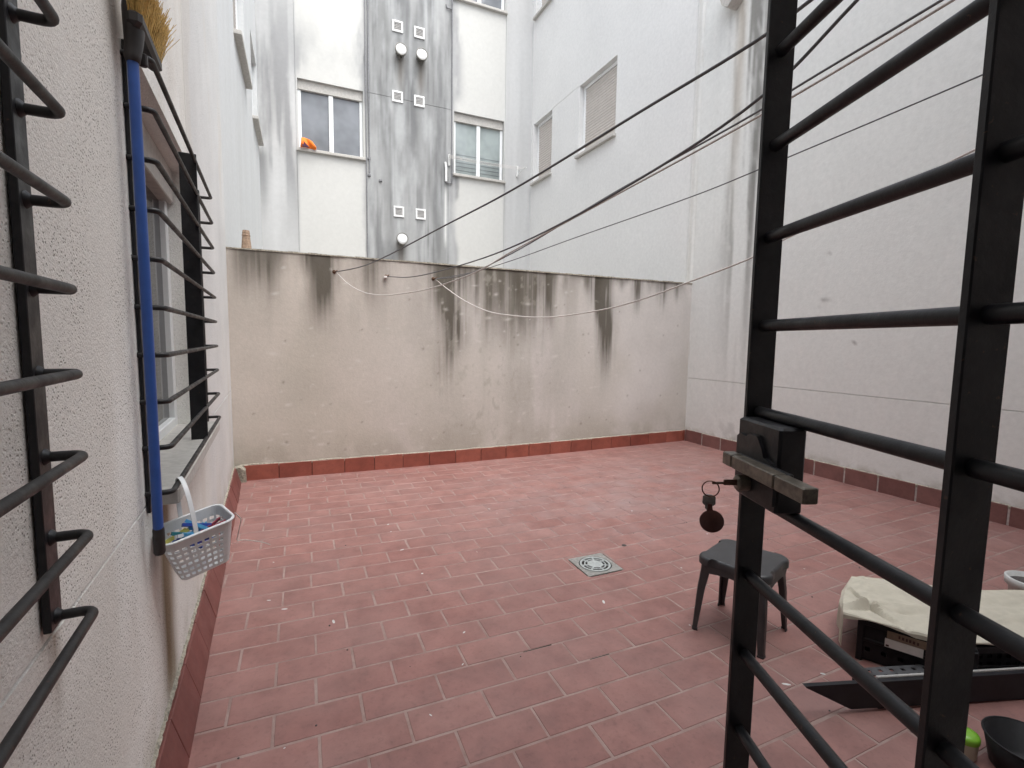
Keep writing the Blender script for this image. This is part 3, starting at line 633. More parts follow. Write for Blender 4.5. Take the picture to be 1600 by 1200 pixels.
# floor drain
zt = 0.0
dr = thing('floor_drain', (DX, DY, 0), 'square stainless floor drain with a round slotted grate in the tiles', 'drain')
m = MB(); n = 48; R0 = 0.094
sq = []
for k in range(n):
    a = 2 * math.pi * k / n; cx, sx_ = math.cos(a), math.sin(a); t = DS / max(abs(cx), abs(sx_)); sq.append((DX + cx * t, DY + sx_ * t))
ci = [(DX + R0 * math.cos(2 * math.pi * k / n), DY + R0 * math.sin(2 * math.pi * k / n)) for k in range(n)]
m.add([(x, y, 0.0042) for x, y in sq] + [(x, y, 0.0042) for x, y in ci] + [(x, y, -0.02) for x, y in sq] + [(x, y, -0.02) for x, y in ci],
      [(k, (k + 1) % n, n + (k + 1) % n, n + k) for k in range(n)] + [(2 * n + k, 2 * n + (k + 1) % n, (k + 1) % n, k) for k in range(n)] + [(n + k, n + (k + 1) % n, 3 * n + (k + 1) % n, 3 * n + k) for k in range(n)])
m.build('frame', M['drainedge'], dr)
MB().box(DX - DS - 0.008, DX + DS + 0.008, DY - DS - 0.008, DY + DS + 0.008, -0.03, 0.0012).build('sump', M['dark'], dr)
m = MB()
def annulus(r0, r1, a0, a1, k, z1=0.0055, z0=-0.006):
    vs = []; 
    for i in range(k + 1):
        a = a0 + (a1 - a0) * i / k
        for (r, z) in ((r0, z1), (r1, z1), (r1, z0), (r0, z0)): vs.append((DX + r * math.cos(a), DY + r * math.sin(a), z))
    fs = [(4 * i + j, 4 * i + 4 + j, 4 * i + 4 + (j + 1) % 4, 4 * i + (j + 1) % 4) for i in range(k) for j in range(4)]
    m.add(vs, fs); 
    if a1 - a0 < 6: m.add(vs[:4], [(0, 1, 2, 3)]); m.add(vs[-4:], [(3, 2, 1, 0)])
T = 2 * math.pi
annulus(0.0005, 0.044, 0, T, 40); annulus(0.056, 0.063, 0, T, 40); annulus(0.077, 0.088, 0, T, 40)
for k in range(7):
    a = T * k / 7 + 0.3; annulus(0.0435, 0.0565, a - 0.10, a + 0.10, 3); annulus(0.0625, 0.0775, a - 0.07, a + 0.07, 3)
m.build('grate', M['drain'], dr)

# skirting tiles
def skirt_piece(parent, p0, p1, n, hgt, mat, lean=0.0, base=None, thick=0.012):
    """one skirting tile between two points on the wall foot"""
    p0, p1, n = Vector(p0), Vector(p1), Vector(n); u = (p1 - p0); L_ = u.length; u.normalize()
    z0 = zf((p0.x + p1.x) / 2, (p0.y + p1.y) / 2) - 0.004; c = (p0 + p1) / 2; c.z = z0
    upv = Vector((0, 0, 1)); 
    if lean: upv = (Vector((0, 0, hgt)) - n * lean).normalized()
    nn = u.cross(upv).normalized(); nn = nn if nn.dot(n) > 0 else -nn
    MB().obox(c + n * (lean + thick / 2 + 0.001) + upv * hgt / 2 + n * rnd.gauss(0, 0.001), u, nn, upv, L_, thick, hgt + rnd.gauss(0, 0.003), 0.0018).build('skirting_tile', mat, parent)
x = -0.47; 
while x < 4.35:
    x1 = min(x + 0.266 + rnd.gauss(0, 0.004), 4.37); skirt_piece(lowwall, (x, Y0, 0), (x1 - 0.004, Y0, 0), (0, -1, 0), 0.135, M['skirt_red']); x = x1 + 0.0015
s = 4.59
while s > 0.2:
    s1 = s - 0.272; skirt_piece(rightw, RP(s1 + 0.015, 0, 0), RP(s, 0, 0), RN, 0.142, M['skirt_dull']); s = s1
s = 4.53
while s > -0.2:
    s1 = s - 0.268; skirt_piece(left, LP(s1 + 0.005, 0.002, 0), LP(s, 0.002, 0), LN, 0.147, M['skirt_dark'], lean=0.042); s = s1
for (parent, A, Bp, n, w, zt_, cnt) in ((left, LP(-0.2, 0, 0), LP(4.58, 0, 0), LN, 0.011, 0.139, 260), (lowwall, V(-0.5, Y0, 0), V(4.35, Y0, 0), V(0, -1, 0), 0.011, 0.133, 110), (rightw, RP(0.2, 0, 0), RP(4.58, 0, 0), RN, 0.011, 0.138, 110)):
    m = MB(); n = Vector(n); vs = []
    for k in range(cnt + 1):                                              # crumbly mortar line along the top of the tiles
        p = A.lerp(Bp, k / cnt); zz = zf(p.x, p.y) + zt_ + rnd.gauss(0, 0.0025); hh = 0.004 + rnd.random() * 0.006; ww = w * (0.70 + 0.25 * rnd.random())
        vs += [p + n * ww + V(0, 0, zz - 0.02), p + n * ww + V(0, 0, zz), p + n * 0.0 + V(0, 0, zz + hh)]
    m.add(vs, [(3 * k + r, 3 * k + 3 + r, 3 * k + 4 + r, 3 * k + 1 + r) for k in range(cnt) for r in (0, 1)])
    m.build('mortar_line', M['mortar'], parent)
# white grout between the right hand skirting tiles
m = MB(); m.add([RP(0.2, 0.006, 0.0), RP(4.58, 0.006, 0.0), RP(4.58, 0.006, 0.185), RP(0.2, 0.006, 0.17)], [(0, 1, 2, 3)]); m.build('skirting_grout', M['palejoint'], rightw)
m = MB(); m.add([(-0.47, Y0 - 0.006, 0.0), (4.36, Y0 - 0.006, 0.0), (4.36, Y0 - 0.006, 0.18), (1.5, Y0 - 0.006, 0.165), (-0.47, Y0 - 0.006, 0.175)], [(0, 1, 2, 3, 4)]); m.build('skirting_grout', M['redjoint'], lowwall)
m = MB(); m.prism([V(-0.53, Y0 - 0.01, 0.03), V(-0.455, Y0 - 0.012, 0.03), V(-0.46, Y0 - 0.015, 0.16), V(-0.50, Y0 - 0.02, 0.19), V(-0.54, Y0 - 0.01, 0.18)], V(0, -0.05, -0.01)); m.build('corner_mortar', M['mortar'], lowwall)

# ------------------------------------------------------------------ window grilles
def bend(pts, r=0.022, k=6):
    """round the corners of a polyline"""
    out = [Vector(pts[0])]
    for i in range(1, len(pts) - 1):
        p = Vector(pts[i]); a = (Vector(pts[i - 1]) - p).normalized(); b = (Vector(pts[i + 1]) - p).normalized()
        for j in range(k + 1):
            t = j / k; p0 = p + a * r; p2 = p + b * r
            out.append(p0 * (1 - t) ** 2 + p * 2 * t * (1 - t) + p2 * t * t)
    out.append(Vector(pts[-1])); return out
lu, ln_ = Vector(LU), Vector(LN)
def flat(parent, s, e0, e1, z0, z1, t=0.008, name='flat_bar'):
    c = LP(s, (e0 + e1) / 2, (z0 + z1) / 2); return MB().obox(c, lu, ln_, (0, 0, 1), t, e1 - e0, z1 - z0, 0.001).build(name, M['black'], parent)
gr2 = thing('window_grille', LP(2.2, 0, 0.8), 'black iron grille over the far left window, a broom hung on it', 'window grille', 'black iron grilles on the left wall')
zs2 = [1.958 - k * (1.958 - 0.862) / 9 for k in range(10)]
for z in zs2:
    MB().tube(bend([LP(1.515, 0.0, z), LP(1.515, 0.06, z), LP(2.87, 0.06, z), LP(2.87, -0.02, z)], 0.020), 0.0070, 10).build('bar', M['rustblack'], gr2)
flat(gr2, 2.30, 0.006, 0.064, 0.842, 1.985)
MB().obox(LP(1.53, 0.006, 1.40), lu, ln_, (0, 0, 1), 0.030, 0.008, 1.18, 0.001).build('flat_bar', M['black'], gr2)
MB().obox(LP(2.875, 0.006, 1.40), lu, ln_, (0, 0, 1), 0.030, 0.008, 1.18, 0.001).build('flat_bar', M['black'], gr2)
gr1 = thing('window_grille', LP(0.6, 0, 0.8), 'black iron grille of thick bars at the left edge, nearest the camera', 'window grille', 'black iron grilles on the left wall')
zs1 = [1.698 - k * (1.698 - 0.866) / 7 for k in range(-2, 8)]
for z in zs1:
    MB().tube(bend([LP(0.885, 0.006, z), LP(0.885, 0.058, z), LP(-0.85 + 0.66, 0.058, z), LP(-0.85 + 0.66, 0.0, z)], 0.020), 0.0072, 14).build('bar', M['rustblack'], gr1)
    m = MB(); b0 = LP(0.885, 0.012, z); m.lathe(b0, ln_, [(0.0135, -0.004), (0.012, 0.002), (0.0085, 0.006), (0.007, 0.008)], 12); m.build('weld', M['black'], gr1)
MB().obox(LP(0.885, 0.008, 1.40), lu, ln_, (0, 0, 1), 0.040, 0.010, 1.10, 0.001).build('flat_bar', M['black'], gr1)
MB().obox(LP(-0.19, 0.008, 1.40), lu, ln_, (0, 0, 1), 0.040, 0.010, 1.10, 0.001).build('flat_bar', M['black'], gr1)

# ------------------------------------------------------------------ broom hung on the far grille
br = thing('broom', LP(1.462, 0.035, 0.72), 'upturned broom with blue handle and yellow bristles hung on the window grille', 'broom')
MB().tube([LP(1.462, 0.034, 0.78), LP(1.458, 0.035, 1.3), LP(1.456, 0.034, 1.945)], 0.0115, 14).build('handle', M['blue'], br)
MB().tube([LP(1.463, 0.034, 0.715), LP(1.463, 0.034, 0.72), LP(1.463, 0.034, 0.78), LP(1.463, 0.034, 0.786)], [0.011, 0.0132, 0.0132, 0.012], 14).build('end_cap', M['darkplastic'], br)
m = MB()
hd = [(1.915, 0.014, 0.014, 0.0), (1.93, 0.017, 0.016, 0.0), (1.965, 0.019, 0.022, 0.003), (2.0, 0.021, 0.034, 0.004), (2.035, 0.020, 0.040, 0.002), (2.06, 0.014, 0.036, -0.002)]
rings = []
for (z, ra, rb, off) in hd:
    rings.append([LP(1.456 + rb * math.sin(T * k / 16) + 0.012 * (z - 1.915) / 0.1, 0.034 + off + ra * math.cos(T * k / 16), z) for k in range(16)])
m.add([p for r in rings for p in r], [(i * 16 + k, i * 16 + (k + 1) % 16, (i + 1) * 16 + (k + 1) % 16, (i + 1) * 16 + k) for i in range(len(hd) - 1) for k in range(16)] + [tuple(range(16)), tuple(range(80, 96))], True)
m.obox(LP(1.545, 0.045, 2.005), lu, ln_, (0, 0, 1), 0.24, 0.032, 0.034, 0.008)
m.obox(LP(1.48, 0.050, 1.935), lu, ln_, (0, 0, 1), 0.014, 0.018, 0.030, 0.003)
m.build('head', M['darkplastic'], br)
m = MB(); rb = random.Random(5)
for k in range(900):
    s0 = 1.43 + rb.random() * 0.235; e0 = 0.034 + rb.random() * 0.024; sp = (s0 - 1.545) * 0.22 + rb.gauss(0, 0.008)
    p0 = LP(s0, e0, 2.015); p1 = LP(s0 + sp * 0.5, e0 + (e0 - 0.043) * 0.3 + rb.gauss(0.004, 0.004), 2.06); p2 = LP(s0 + sp * 1.2, e0 + (e0 - 0.043) * 0.9 + rb.gauss(0.010, 0.008), 2.10 + rb.random() * 0.03)
    m.tube([p0, p1, p2], [0.0009, 0.0009, 0.0006], 4, False)
m.build('bristles', M['bristle'], br)

# ------------------------------------------------------------------ peg basket
bc = LP(1.61, 0.108, 0.0)
az = math.radians(64); bl = Vector((math.sin(az), math.cos(az), 0)); bs = Vector((bl.y, -bl.x, 0))       # long and short axes
tl = math.radians(10)                                                                       # hangs tilted
bL = (bl * math.cos(tl) + V(0, 0, 1) * math.sin(tl)); bZ = (V(0, 0, 1) * math.cos(tl) - bl * math.sin(tl)); tq = math.radians(7); bs, bZ = bs * math.cos(tq) - bZ * math.sin(tq), bZ * math.cos(tq) + bs * math.sin(tq)
bk = thing('peg_basket', (bc.x, bc.y, 0.595), 'pale grey perforated plastic basket hanging from the window grille', 'basket')
B0 = V(bc.x, bc.y, 0.609)
def BP(a, b, h): return B0 + bL * a + bs * b + bZ * h
def rr_pt(t, hx, hy, r):
    """point on a rounded rectangle, t in 0..1 by arc"""
    sx, sy = 2 * (hx - r), 2 * (hy - r); q = math.pi * r / 2; P_ = 2 * sx + 2 * sy + 4 * q; d = (t % 1) * P_
    for (L_, kind, dat) in ((sx, 'l', ((-hx + r, -hy), (1, 0))), (q, 'c', ((hx - r, -hy + r), -90)), (sy, 'l', ((hx, -hy + r), (0, 1))), (q, 'c', ((hx - r, hy - r), 0)), (sx, 'l', ((hx - r, hy), (-1, 0))), (q, 'c', ((-hx + r, hy - r), 90)), (sy, 'l', ((-hx, hy - r), (0, -1))), (q, 'c', ((-hx + r, -hy + r), 180))):
        if d <= L_ + 1e-9:
            if kind == 'l': return dat[0][0] + dat[1][0] * d, dat[0][1] + dat[1][1] * d
            a = math.radians(dat[1] + 90 * d / q); return dat[0][0] + r * math.cos(a), dat[0][1] + r * math.sin(a)
        d -= L_
    return -hx + r, -hy
NB, NH = 84, 15; hgtB = 0.136
m = MB(); vs = []
def bsec(h):
    t = h / hgtB; return 0.062 + 0.026 * t, 0.042 + 0.018 * t, 0.016 + 0.008 * t
for j in range(NH + 1):
    hh = hgtB * (j if j % 2 == 0 else j + 0.0) / NH
    for i in range(NB):
        x, y = rr_pt(i / NB, *bsec(hh)); vs.append(BP(x, y, hh))
fs = []
for j in range(NH):
    for i in range(NB):
        hol = (i % 3 != 0) and (j % 2 == 1) and (1 <= j <= 11) and not (34 <= i % 42 <= 41) 
        if hol and (i % 3 == 1 or i % 3 == 2): continue
        fs.append((j * NB + i, j * NB + (i + 1) % NB, (j + 1) * NB + (i + 1) % NB, (j + 1) * NB + i))
m.add(vs, fs, False); m.add(vs[:NB], [tuple(range(NB - 1, -1, -1))])
o = m.build('body', M['basket'], bk, normals=False); md = o.modifiers.new('solid', 'SOLIDIFY'); md.thickness = 0.0022; md.offset = 0
m = MB(); rp = [BP(*rr_pt(i / 64, 0.091, 0.063, 0.026), hgtB) for i in range(65)]; m.tube(rp, 0.0042, 8, False); m.build('rim', M['basket'], bk)
m = MB(); hp = []
topb = LP(1.60, 0.066, 0.876)
A_ = BP(-0.012, -0.063, hgtB - 0.004); C_ = BP(-0.012, 0.063, hgtB - 0.004)
for k in range(25):
    t = k / 24; ang = math.pi * t; base = A_.lerp(C_, (1 - math.cos(ang)) / 2); mid = (A_ + C_) / 2; hp.append(base + (topb - mid) * (math.sin(ang) ** 0.8))
for i in range(24):
    p, q_ = hp[i], hp[i + 1]; d = (q_ - p).normalized(); wv = bL; m.obox((p + q_) / 2, d, wv, d.cross(wv), (q_ - p).length * 1.06, 0.011, 0.0035)
m.build('handle', M['basket'], bk)
# clothes pegs
pm = {}
for nme, rgb in (('blue', (0.02, 0.06, 0.32)), ('light blue', (0.10, 0.36, 0.62)), ('teal', (0.02, 0.20, 0.24)), ('yellow', (0.62, 0.58, 0.14)), ('dark red', (0.20, 0.012, 0.03)), ('white', (0.6, 0.6, 0.62)), ('violet', (0.12, 0.10, 0.45))):
    pm[nme] = simple(nme.replace(' ', '_') + '_peg_plastic', rgb, 0.35, 0, 0.08, 30)
def peg_mesh():
    m = MB()
    for sg in (-1, 1):
        pr = [(-0.034, 0.0012), (-0.02, 0.0016), (0.0, 0.0022), (0.018, 0.0050), (0.036, 0.0090)]
        vs = []
        for (x, y) in pr:
            for (dy, dz) in ((0, -0.0045), (0, 0.0045), (0.0042, 0.0045), (0.0042, -0.0045)): vs.append((x, sg * (y + dy), dz))
        fs = [(4 * i + j, 4 * i + (j + 1) % 4, 4 * i + 4 + (j + 1) % 4, 4 * i + 4 + j) for i in range(len(pr) - 1) for j in range(4)] + [(0, 1, 2, 3), (16, 17, 18, 19)]
        m.add(vs, fs)
    m.tube([(0.004, -0.006, 0), (0.004, 0.006, 0)], 0.003, 8)
    return m
rg = random.Random(11); pegs = ['blue', 'light blue', 'blue', 'violet', 'light blue', 'teal', 'blue', 'light blue', 'yellow', 'blue', 'light blue', 'dark red', 'blue', 'light blue', 'white', 'blue', 'light blue', 'light blue', 'blue']
zones = {'yellow': (-0.046, -0.008), 'teal': (-0.034, -0.008), 'dark red': (0.040, 0.010), 'white': (-0.01, 0.012)}
cnt = {}
for i, nme in enumerate(pegs):
    mb = peg_mesh(); zx, zy = zones.get(nme, (-0.005, 0.0)); k = cnt.get(nme, 0); cnt[nme] = k + 1
    layer = 0.070 + (i % 3) * 0.022 + (0.014 if nme in ('blue', 'violet', 'light blue') else 0)
    o = mb.build('clothes_peg', pm[nme], None)
    o.location = BP(zx + max(-0.022, min(0.022, rg.gauss(0, 0.014))), zy + max(-0.014, min(0.014, rg.gauss(0, 0.009))), layer + 0.004)
    o.rotation_euler = (rg.uniform(-0.5, 0.5), rg.uniform(-0.45, 0.45), rg.gauss(math.pi / 2 - az, 0.6))
    tag(o, f'{nme} plastic clothes peg lying in the grey hanging basket', 'clothes peg', 'clothes pegs piled in the basket')
m = MB(); st = [BP(0.115, -0.02, 0.11), BP(0.130, -0.02, 0.08), BP(0.112, -0.045, -0.002), BP(0.135, -0.05, -0.012), BP(0.165, -0.055, -0.035), BP(0.195, -0.06, -0.060), BP(0.215, -0.065, -0.082)]
m.tube(bend(st, 0.008), 0.0013, 6); tag(m.build('string', M['ropepale']), 'thin pale string trailing from the side of the grey basket', 'string')

# ------------------------------------------------------------------ iron gate standing open on the right
G = Vector((0.346, 0.938, 0)).normalized(); NG = Vector((G.y, -G.x, 0)); GN = 0.380
def GP(s, n, z): return G * s + NG * n + V(0, 0, z)
gate = thing('iron_gate', GP(-0.08, GN, 0.03), 'black iron gate of round bars standing open on the right, keys in its lock', 'gate')
GZ = [1.304 + 0.118 * k for k in range(-10, 7)]
for s in (0.645, 0.35, -0.08):
    MB().obox(GP(s, GN, 1.07), G, NG, (0, 0, 1), 0.008, 0.036, 2.06, 0.0012).build('flat_bar', M['black'], gate)
for z in GZ:
    MB().tube([GP(-0.085, GN, z), GP(0.35, GN, z + 0.0005), GP(0.652, GN, z)], 0.0078, 16).build('bar', M['black'], gate)
m = MB(); m.obox(GP(0.592, 0.3675, 1.127), G, NG, (0, 0, 1), 0.094, 0.034, 0.106, 0.003)
lock = m.build('lock_box', M['black'], gate)
m = MB(); pl_ = [(0.545, 1.085), (0.632, 1.085), (0.632, 1.155), (0.625, 1.160), (0.610, 1.158), (0.602, 1.163), (0.585, 1.163), (0.574, 1.150), (0.568, 1.139), (0.552, 1.136), (0.545, 1.132)]
m.prism([GP(s, 0.3505, z) for (s, z) in pl_], NG * -0.005); m.build('cover_plate', M['black'], lock)
for (s0, s1) in ((0.465, 0.516), (0.5185, 0.610), (0.6125, 0.634)):
    MB().obox(GP((s0 + s1) / 2, 0.336, 1.124), G, NG, (0, 0, 1), s1 - s0, 0.017, 0.017, 0.0012).build('bolt', M['greybolt'], lock)
MB().obox(GP(0.57, 0.3475, 1.122), G, NG, (0, 0, 1), 0.11, 0.006, 0.022, 0.001).build('bolt_guide', M['black'], lock)
m = MB(); m.lathe(GP(0.601, 0.357, 1.098), -NG, [(0.012, -0.004), (0.012, 0.002), (0.0105, 0.003), (0.0105, 0.024), (0.0095, 0.0255), (0.0005, 0.0255)], 20); m.build('lock_cylinder', M['greybolt'], lock)

# ---- keys hanging from the lock
K0 = GP(0.601, 0.331, 1.0985)
ks = thing('key_bunch', (K0.x, K0.y, K0.z), 'bunch of keys with round dark fob hanging from the gate lock', 'keys')
m = MB(); m.obox(K0 - NG * 0.008, NG, G, (0, 0, 1), 0.018, 0.0022, 0.0075, 0.0004)
m.obox(K0 - NG * 0.024 + V(0, 0, -0.0008), NG, G, (0, 0, 1), 0.017, 0.0020, 0.0030, 0.0004); m.build('key', M['ring'], ks)
RC = K0 - NG * 0.034 + V(0, 0, -0.0085); fc = -fwd.copy(); fc.z = 0; fc.normalize(); sd_ = fc.cross(V(0, 0, 1))
face = (sd_ * 0.9 + G * 0.25); face.z = 0; face.normalize()
m = MB(); m.tube([RC + (face * math.cos(T * k / 28) + V(0, 0, 1) * math.sin(T * k / 28)) * 0.0104 for k in range(29)], 0.0009, 6, False); m.build('key_ring', M['ring'], ks)
nf = face.cross(V(0, 0, 1)).normalized()
def KP(a, h, d=0.0): return RC + face * a + V(0, 0, h) + nf * d
m = MB(); hp = [(-0.003, -0.0082), (0.003, -0.0082), (0.0078, -0.0105), (0.0082, -0.0200), (0.0062, -0.0225), (0.0048, -0.0225), (0.0048, -0.027), (0.0027, -0.028), (0.0027, -0.047), (0.0010, -0.049), (-0.0014, -0.047), (-0.0010, -0.043), (-0.0020, -0.040), (-0.0012, -0.036), (-0.0022, -0.033), (-0.0022, -0.028), (-0.0045, -0.027), (-0.0045, -0.0225), (-0.0062, -0.0225), (-0.0082, -0.0200), (-0.0078, -0.0105)]
m.prism([KP(a + 0.001, h, 0.002) for (a, h) in hp], nf * -0.002); m.build('key', M['steel'], ks)
m = MB(); m.lathe(KP(-0.003, -0.0425, -0.003), nf, [(0.0005, -0.0012), (0.0145, -0.0012), (0.0152, -0.0004), (0.0152, 0.0006), (0.0145, 0.0014), (0.0005, 0.0014)], 32)
m.prism([KP(-0.004, -0.029, -0.004), KP(0.0036, -0.029, -0.004), KP(0.0026, -0.0195, -0.004), KP(-0.002, -0.0195, -0.004)], nf * 0.002); m.build('fob', M['fob'], ks)

# ------------------------------------------------------------------ stool
sc = V(1.758, 1.461, 0); a1 = Vector((0.335, 0.125, 0)).normalized(); a2 = Vector((-a1.y, a1.x, 0))
st_ = thing('plastic_stool', (sc.x, sc.y, zf(sc.x, sc.y)), 'small dark grey plastic stool standing behind the gate post', 'stool')
zb = zf(sc.x, sc.y) - 0.003; ZS_ = 0.352
def SP(a, b, z): return V(sc.x, sc.y, 0) + a1 * a + a2 * b + V(0, 0, z)
def seat_outline(hw, k=0):
    pts = []; c = hw; r = 0.050; nt = 0.008
    for q in range(4):
        rot = math.pi / 2 * q; ca, sa = math.cos(rot), math.sin(rot); loc = []
        loc += [(c - nt, -0.085), (c - nt, -0.04), (c - nt * 0.9, 0.0), (c - nt, 0.04), (c - nt, 0.074), (c - nt * 0.4, 0.082), (c, 0.090)]
        for j in range(7):
            a = math.pi / 2 * j / 6; loc.append((c - r + r * math.cos(a), c - r + r * math.sin(a)))
        loc += [(0.090, c), (0.082, c - nt * 0.4)]
        pts += [(x * ca - y * sa, x * sa + y * ca) for (x, y) in loc]
    return pts
m = MB(); rings = []
for (hw, z) in ((0.143, ZS_ - 0.034), (0.143, ZS_ - 0.012), (0.1405, ZS_ - 0.005), (0.137, ZS_ - 0.001), (0.132, ZS_)):
    sc_ = hw / 0.136; rings.append([SP(x * sc_, y * sc_, z) for (x, y) in seat_outline(0.143)])
nn = len(rings[0]); m.add([p for r in rings for p in r], [(i * nn + k, i * nn + (k + 1) % nn, (i + 1) * nn + (k + 1) % nn, (i + 1) * nn + k) for i in range(len(rings) - 1) for k in range(nn)] 
      , True)
m.add(rings[-1], [tuple(range(nn))]); m.add(rings[0], [tuple(range(nn))]); m.build('seat', M['stool'], st_)
m = MB()
for q in range(4):
    rot = math.pi / 2 * q; ca, sa = math.cos(rot), math.sin(rot)
    def Rq(x, y, z): return SP(x * ca - y * sa, x * sa + y * ca, z)
    ap = [(-0.115, -0.03), (-0.098, -0.058), (-0.085, -0.066), (-0.05, -0.060), (0, -0.056), (0.05, -0.060), (0.085, -0.066), (0.098, -0.058), (0.115, -0.03)]
    vs = [Rq(0.139, y, ZS_ - 0.02) for (y, h) in ap] + [Rq(0.143, y, ZS_ + h) for (y, h) in ap]
    m.add(vs, [(i, i + 1, 10 + i, 9 + i) for i in range(8)])
m.build('apron', M['stool'], st_)
for q in range(4):
    rot = math.pi / 2 * q; ca, sa = math.cos(rot), math.sin(rot); m = MB(); rings = []
    for (off, w, t, z) in ((0.109, 0.043, 0.043, ZS_ - 0.014), (0.114, 0.040, 0.040, ZS_ - 0.075), (0.124, 0.034, 0.034, 0.20), (0.138, 0.022, 0.022, zb + 0.016), (0.138, 0.026, 0.026, zb + 0.012), (0.138, 0.026, 0.026, zb)):
        c0 = off; ring = []
        for (x, y) in ((1, 1), (-0.9, 1), (-1, 0.75), (0.55, 0.55), (0.75, -1), (1, -0.9)) if False else ((1.0, 0.55), (0.8, 0.85), (0.55, 1.0), (-1, 1.0), (-1, 0.55), (0.45, 0.45), (0.55, -1), (1.0, -1)):
            X, Y = c0 + x * w / 2, c0 + y * t / 2; ring.append(SP(X * ca - Y * sa, X * sa + Y * ca, z))
        rings.append(ring)
    m.add([p for r in rings for p in r], [(i * 8 + k, i * 8 + (k + 1) % 8, (i + 1) * 8 + (k + 1) % 8, (i + 1) * 8 + k) for i in range(5) for k in range(8)] + [tuple(range(8)), tuple(range(40, 48))])
    m.build('leg', M['stool'], st_)

# ------------------------------------------------------------------ crates, sheet and the things round them
def panel_grid(m, P, U, Wv, lu_, lw, nu, nw, hole):
    """a panel of nu x nw cells, cells for which hole(i,j) are left open"""
    vs = [P + U * (lu_ * i / nu) + Wv * (lw * j / nw) for j in range(nw + 1) for i in range(nu + 1)]
    fs = [(j * (nu + 1) + i, j * (nu + 1) + i + 1, (j + 1) * (nu + 1) + i + 1, (j + 1) * (nu + 1) + i) for j in range(nw) for i in range(nu) if not hole(i, j)]
    m.add(vs, fs)
def crate(name, A, u, lenu, depth, h, label, holes):
    A = Vector(A); u = Vector(u).normalized(); v = Vector((-u.y, u.x, 0)); z = V(0, 0, 1); z0 = A.z
    t = thing(name, A, label, 'crate')
    sides = ((A, u, lenu), (A + u * lenu, v, depth), (A + u * lenu + v * depth, -u, lenu), (A + v * depth, -v, depth))
    for (p, d, L_) in sides:
        m = MB(); k = int(L_ / 0.018) | 1; panel_grid(m, p + z * 0.012, d, z, L_, h - 0.03, k, 9, holes)
        o = m.build('side', M['crate'], t, normals=False); md = o.modifiers.new('s', 'SOLIDIFY'); md.thickness = 0.004
        m = MB(); m.obox(p + d * L_ / 2 + z * (h - 0.012), d, d.cross(z), z, L_ + 0.02, 0.018, 0.024, 0.003); m.build('rim', M['crate'], t)
        m = MB(); m.obox(p + d * L_ / 2 + z * (h * 0.52), d, d.cross(z), z, L_, 0.010, 0.012, 0.002); m.build('rib', M['crate'], t)
    for p in (A, A + u * lenu, A + u * lenu + v * depth, A + v * depth):
        MB().obox(p + z * h / 2, u, v, z, 0.022, 0.022, h, 0.003).build('corner_post', M['crate'], t)
    MB().obox(A + u * lenu / 2 + v * depth / 2 + z * 0.012, u, v, z, lenu, depth, 0.010).build('base', M['crate'], t)
    return t, u, v
cA = V(2.035, 1.125, 0.018)
c1, cu_, cv_ = crate('fruit_crate', cA, (0.47, -0.88, 0), 0.33, 0.35, 0.175, 'black plastic crate with paper label under the cream sheet', lambda i, j: j in (2,) and i % 3 == 1)
nrm1 = Vector((-cv_.x, -cv_.y, 0))
def CP(a, h, d): return cA + cu_ * a + V(0, 0, h) + nrm1 * d
m = MB(); m.obox(CP(0.135, 0.110, 0.012), cu_, nrm1, (0, 0, 1), 0.115, 0.002, 0.034); m.build('paper_label', M['card'], c1)
m = MB(); m.obox(CP(0.150, 0.144, 0.013), cu_, nrm1, (0, 0, 1), 0.135, 0.002, 0.030); bl_ = m.build('brown_label', M['brown'], c1)
m = MB()
for (a, w, h0) in ((0.135, 0.006, 0.148), (0.146, 0.007, 0.147), (0.157, 0.006, 0.146), (0.167, 0.007, 0.146), (0.178, 0.007, 0.145), (0.190, 0.006, 0.144)): m.obox(CP(a - 0.015, h0 - 0.002, 0.0145), cu_, nrm1, (0, 0, 1), w, 0.001, 0.011)
m.build('print', M['ink'], bl_)
m = MB(); m.obox(CP(0.086, 0.100, 0.0134), cu_, nrm1, (0, 0, 1), 0.010, 0.001, 0.007); m.build('print', M['ink'], c1)
c2, u2, v2 = crate('fruit_crate', V(2.235, 0.855, 0.020), (0.93, -0.36, 0), 0.42, 0.30, 0.168, 'black crate with rows of holes at the right edge under the cream sheet', lambda i, j: i % 2 == 1 and j % 2 == 1)
# low black tray table with a perforated top, in front of the crates
TA = V(1.532, 1.002, 0.0); tu = Vector((0.792, -0.254, 0)).normalized(); tv = Vector((-tu.y, tu.x, 0))
def TP(a, b, z): return TA + tu * a + tv * b + V(0, 0, z)
tr = thing('perforated_tray', TP(0.6, 0.08, 0.0), 'low black tray with a perforated top and pointed end in front of the crates', 'tray')
m = MB(); m.prism([TP(0.0, 0, 0.130), TP(0.006, 0, 0.124), TP(0.175, 0, 0.036), TP(1.25, 0, 0.030), TP(1.25, 0, 0.130)], tv * 0.016); m.build('front_board', M['board'], tr)
m = MB(); panel_grid(m, TP(0.28, 0.02, 0.078), tu, tv, 0.92, 0.12, 61, 9, lambda i, j: j % 2 == 1 and i % 3 == 1)
o = m.build('top', M['greytray'], tr, normals=False); md = o.modifiers.new('s', 'SOLIDIFY'); md.thickness = 0.004
m = MB(); m.obox(TP(0.765, 0.021, 0.131), tu, tv, (0, 0, 1), 0.97, 0.009, 0.010, 0.002); m.build('front_lip', M['ventgrille'], tr)
for (a, b) in ((0.30, 0.03), (0.30, 0.17), (1.15, 0.03), (1.15, 0.17)):
    MB().obox(TP(a, b * 0.7, 0.045), tu, tv, (0, 0, 1), 0.025, 0.02, 0.064, 0.002).build('foot', M['board'], tr)
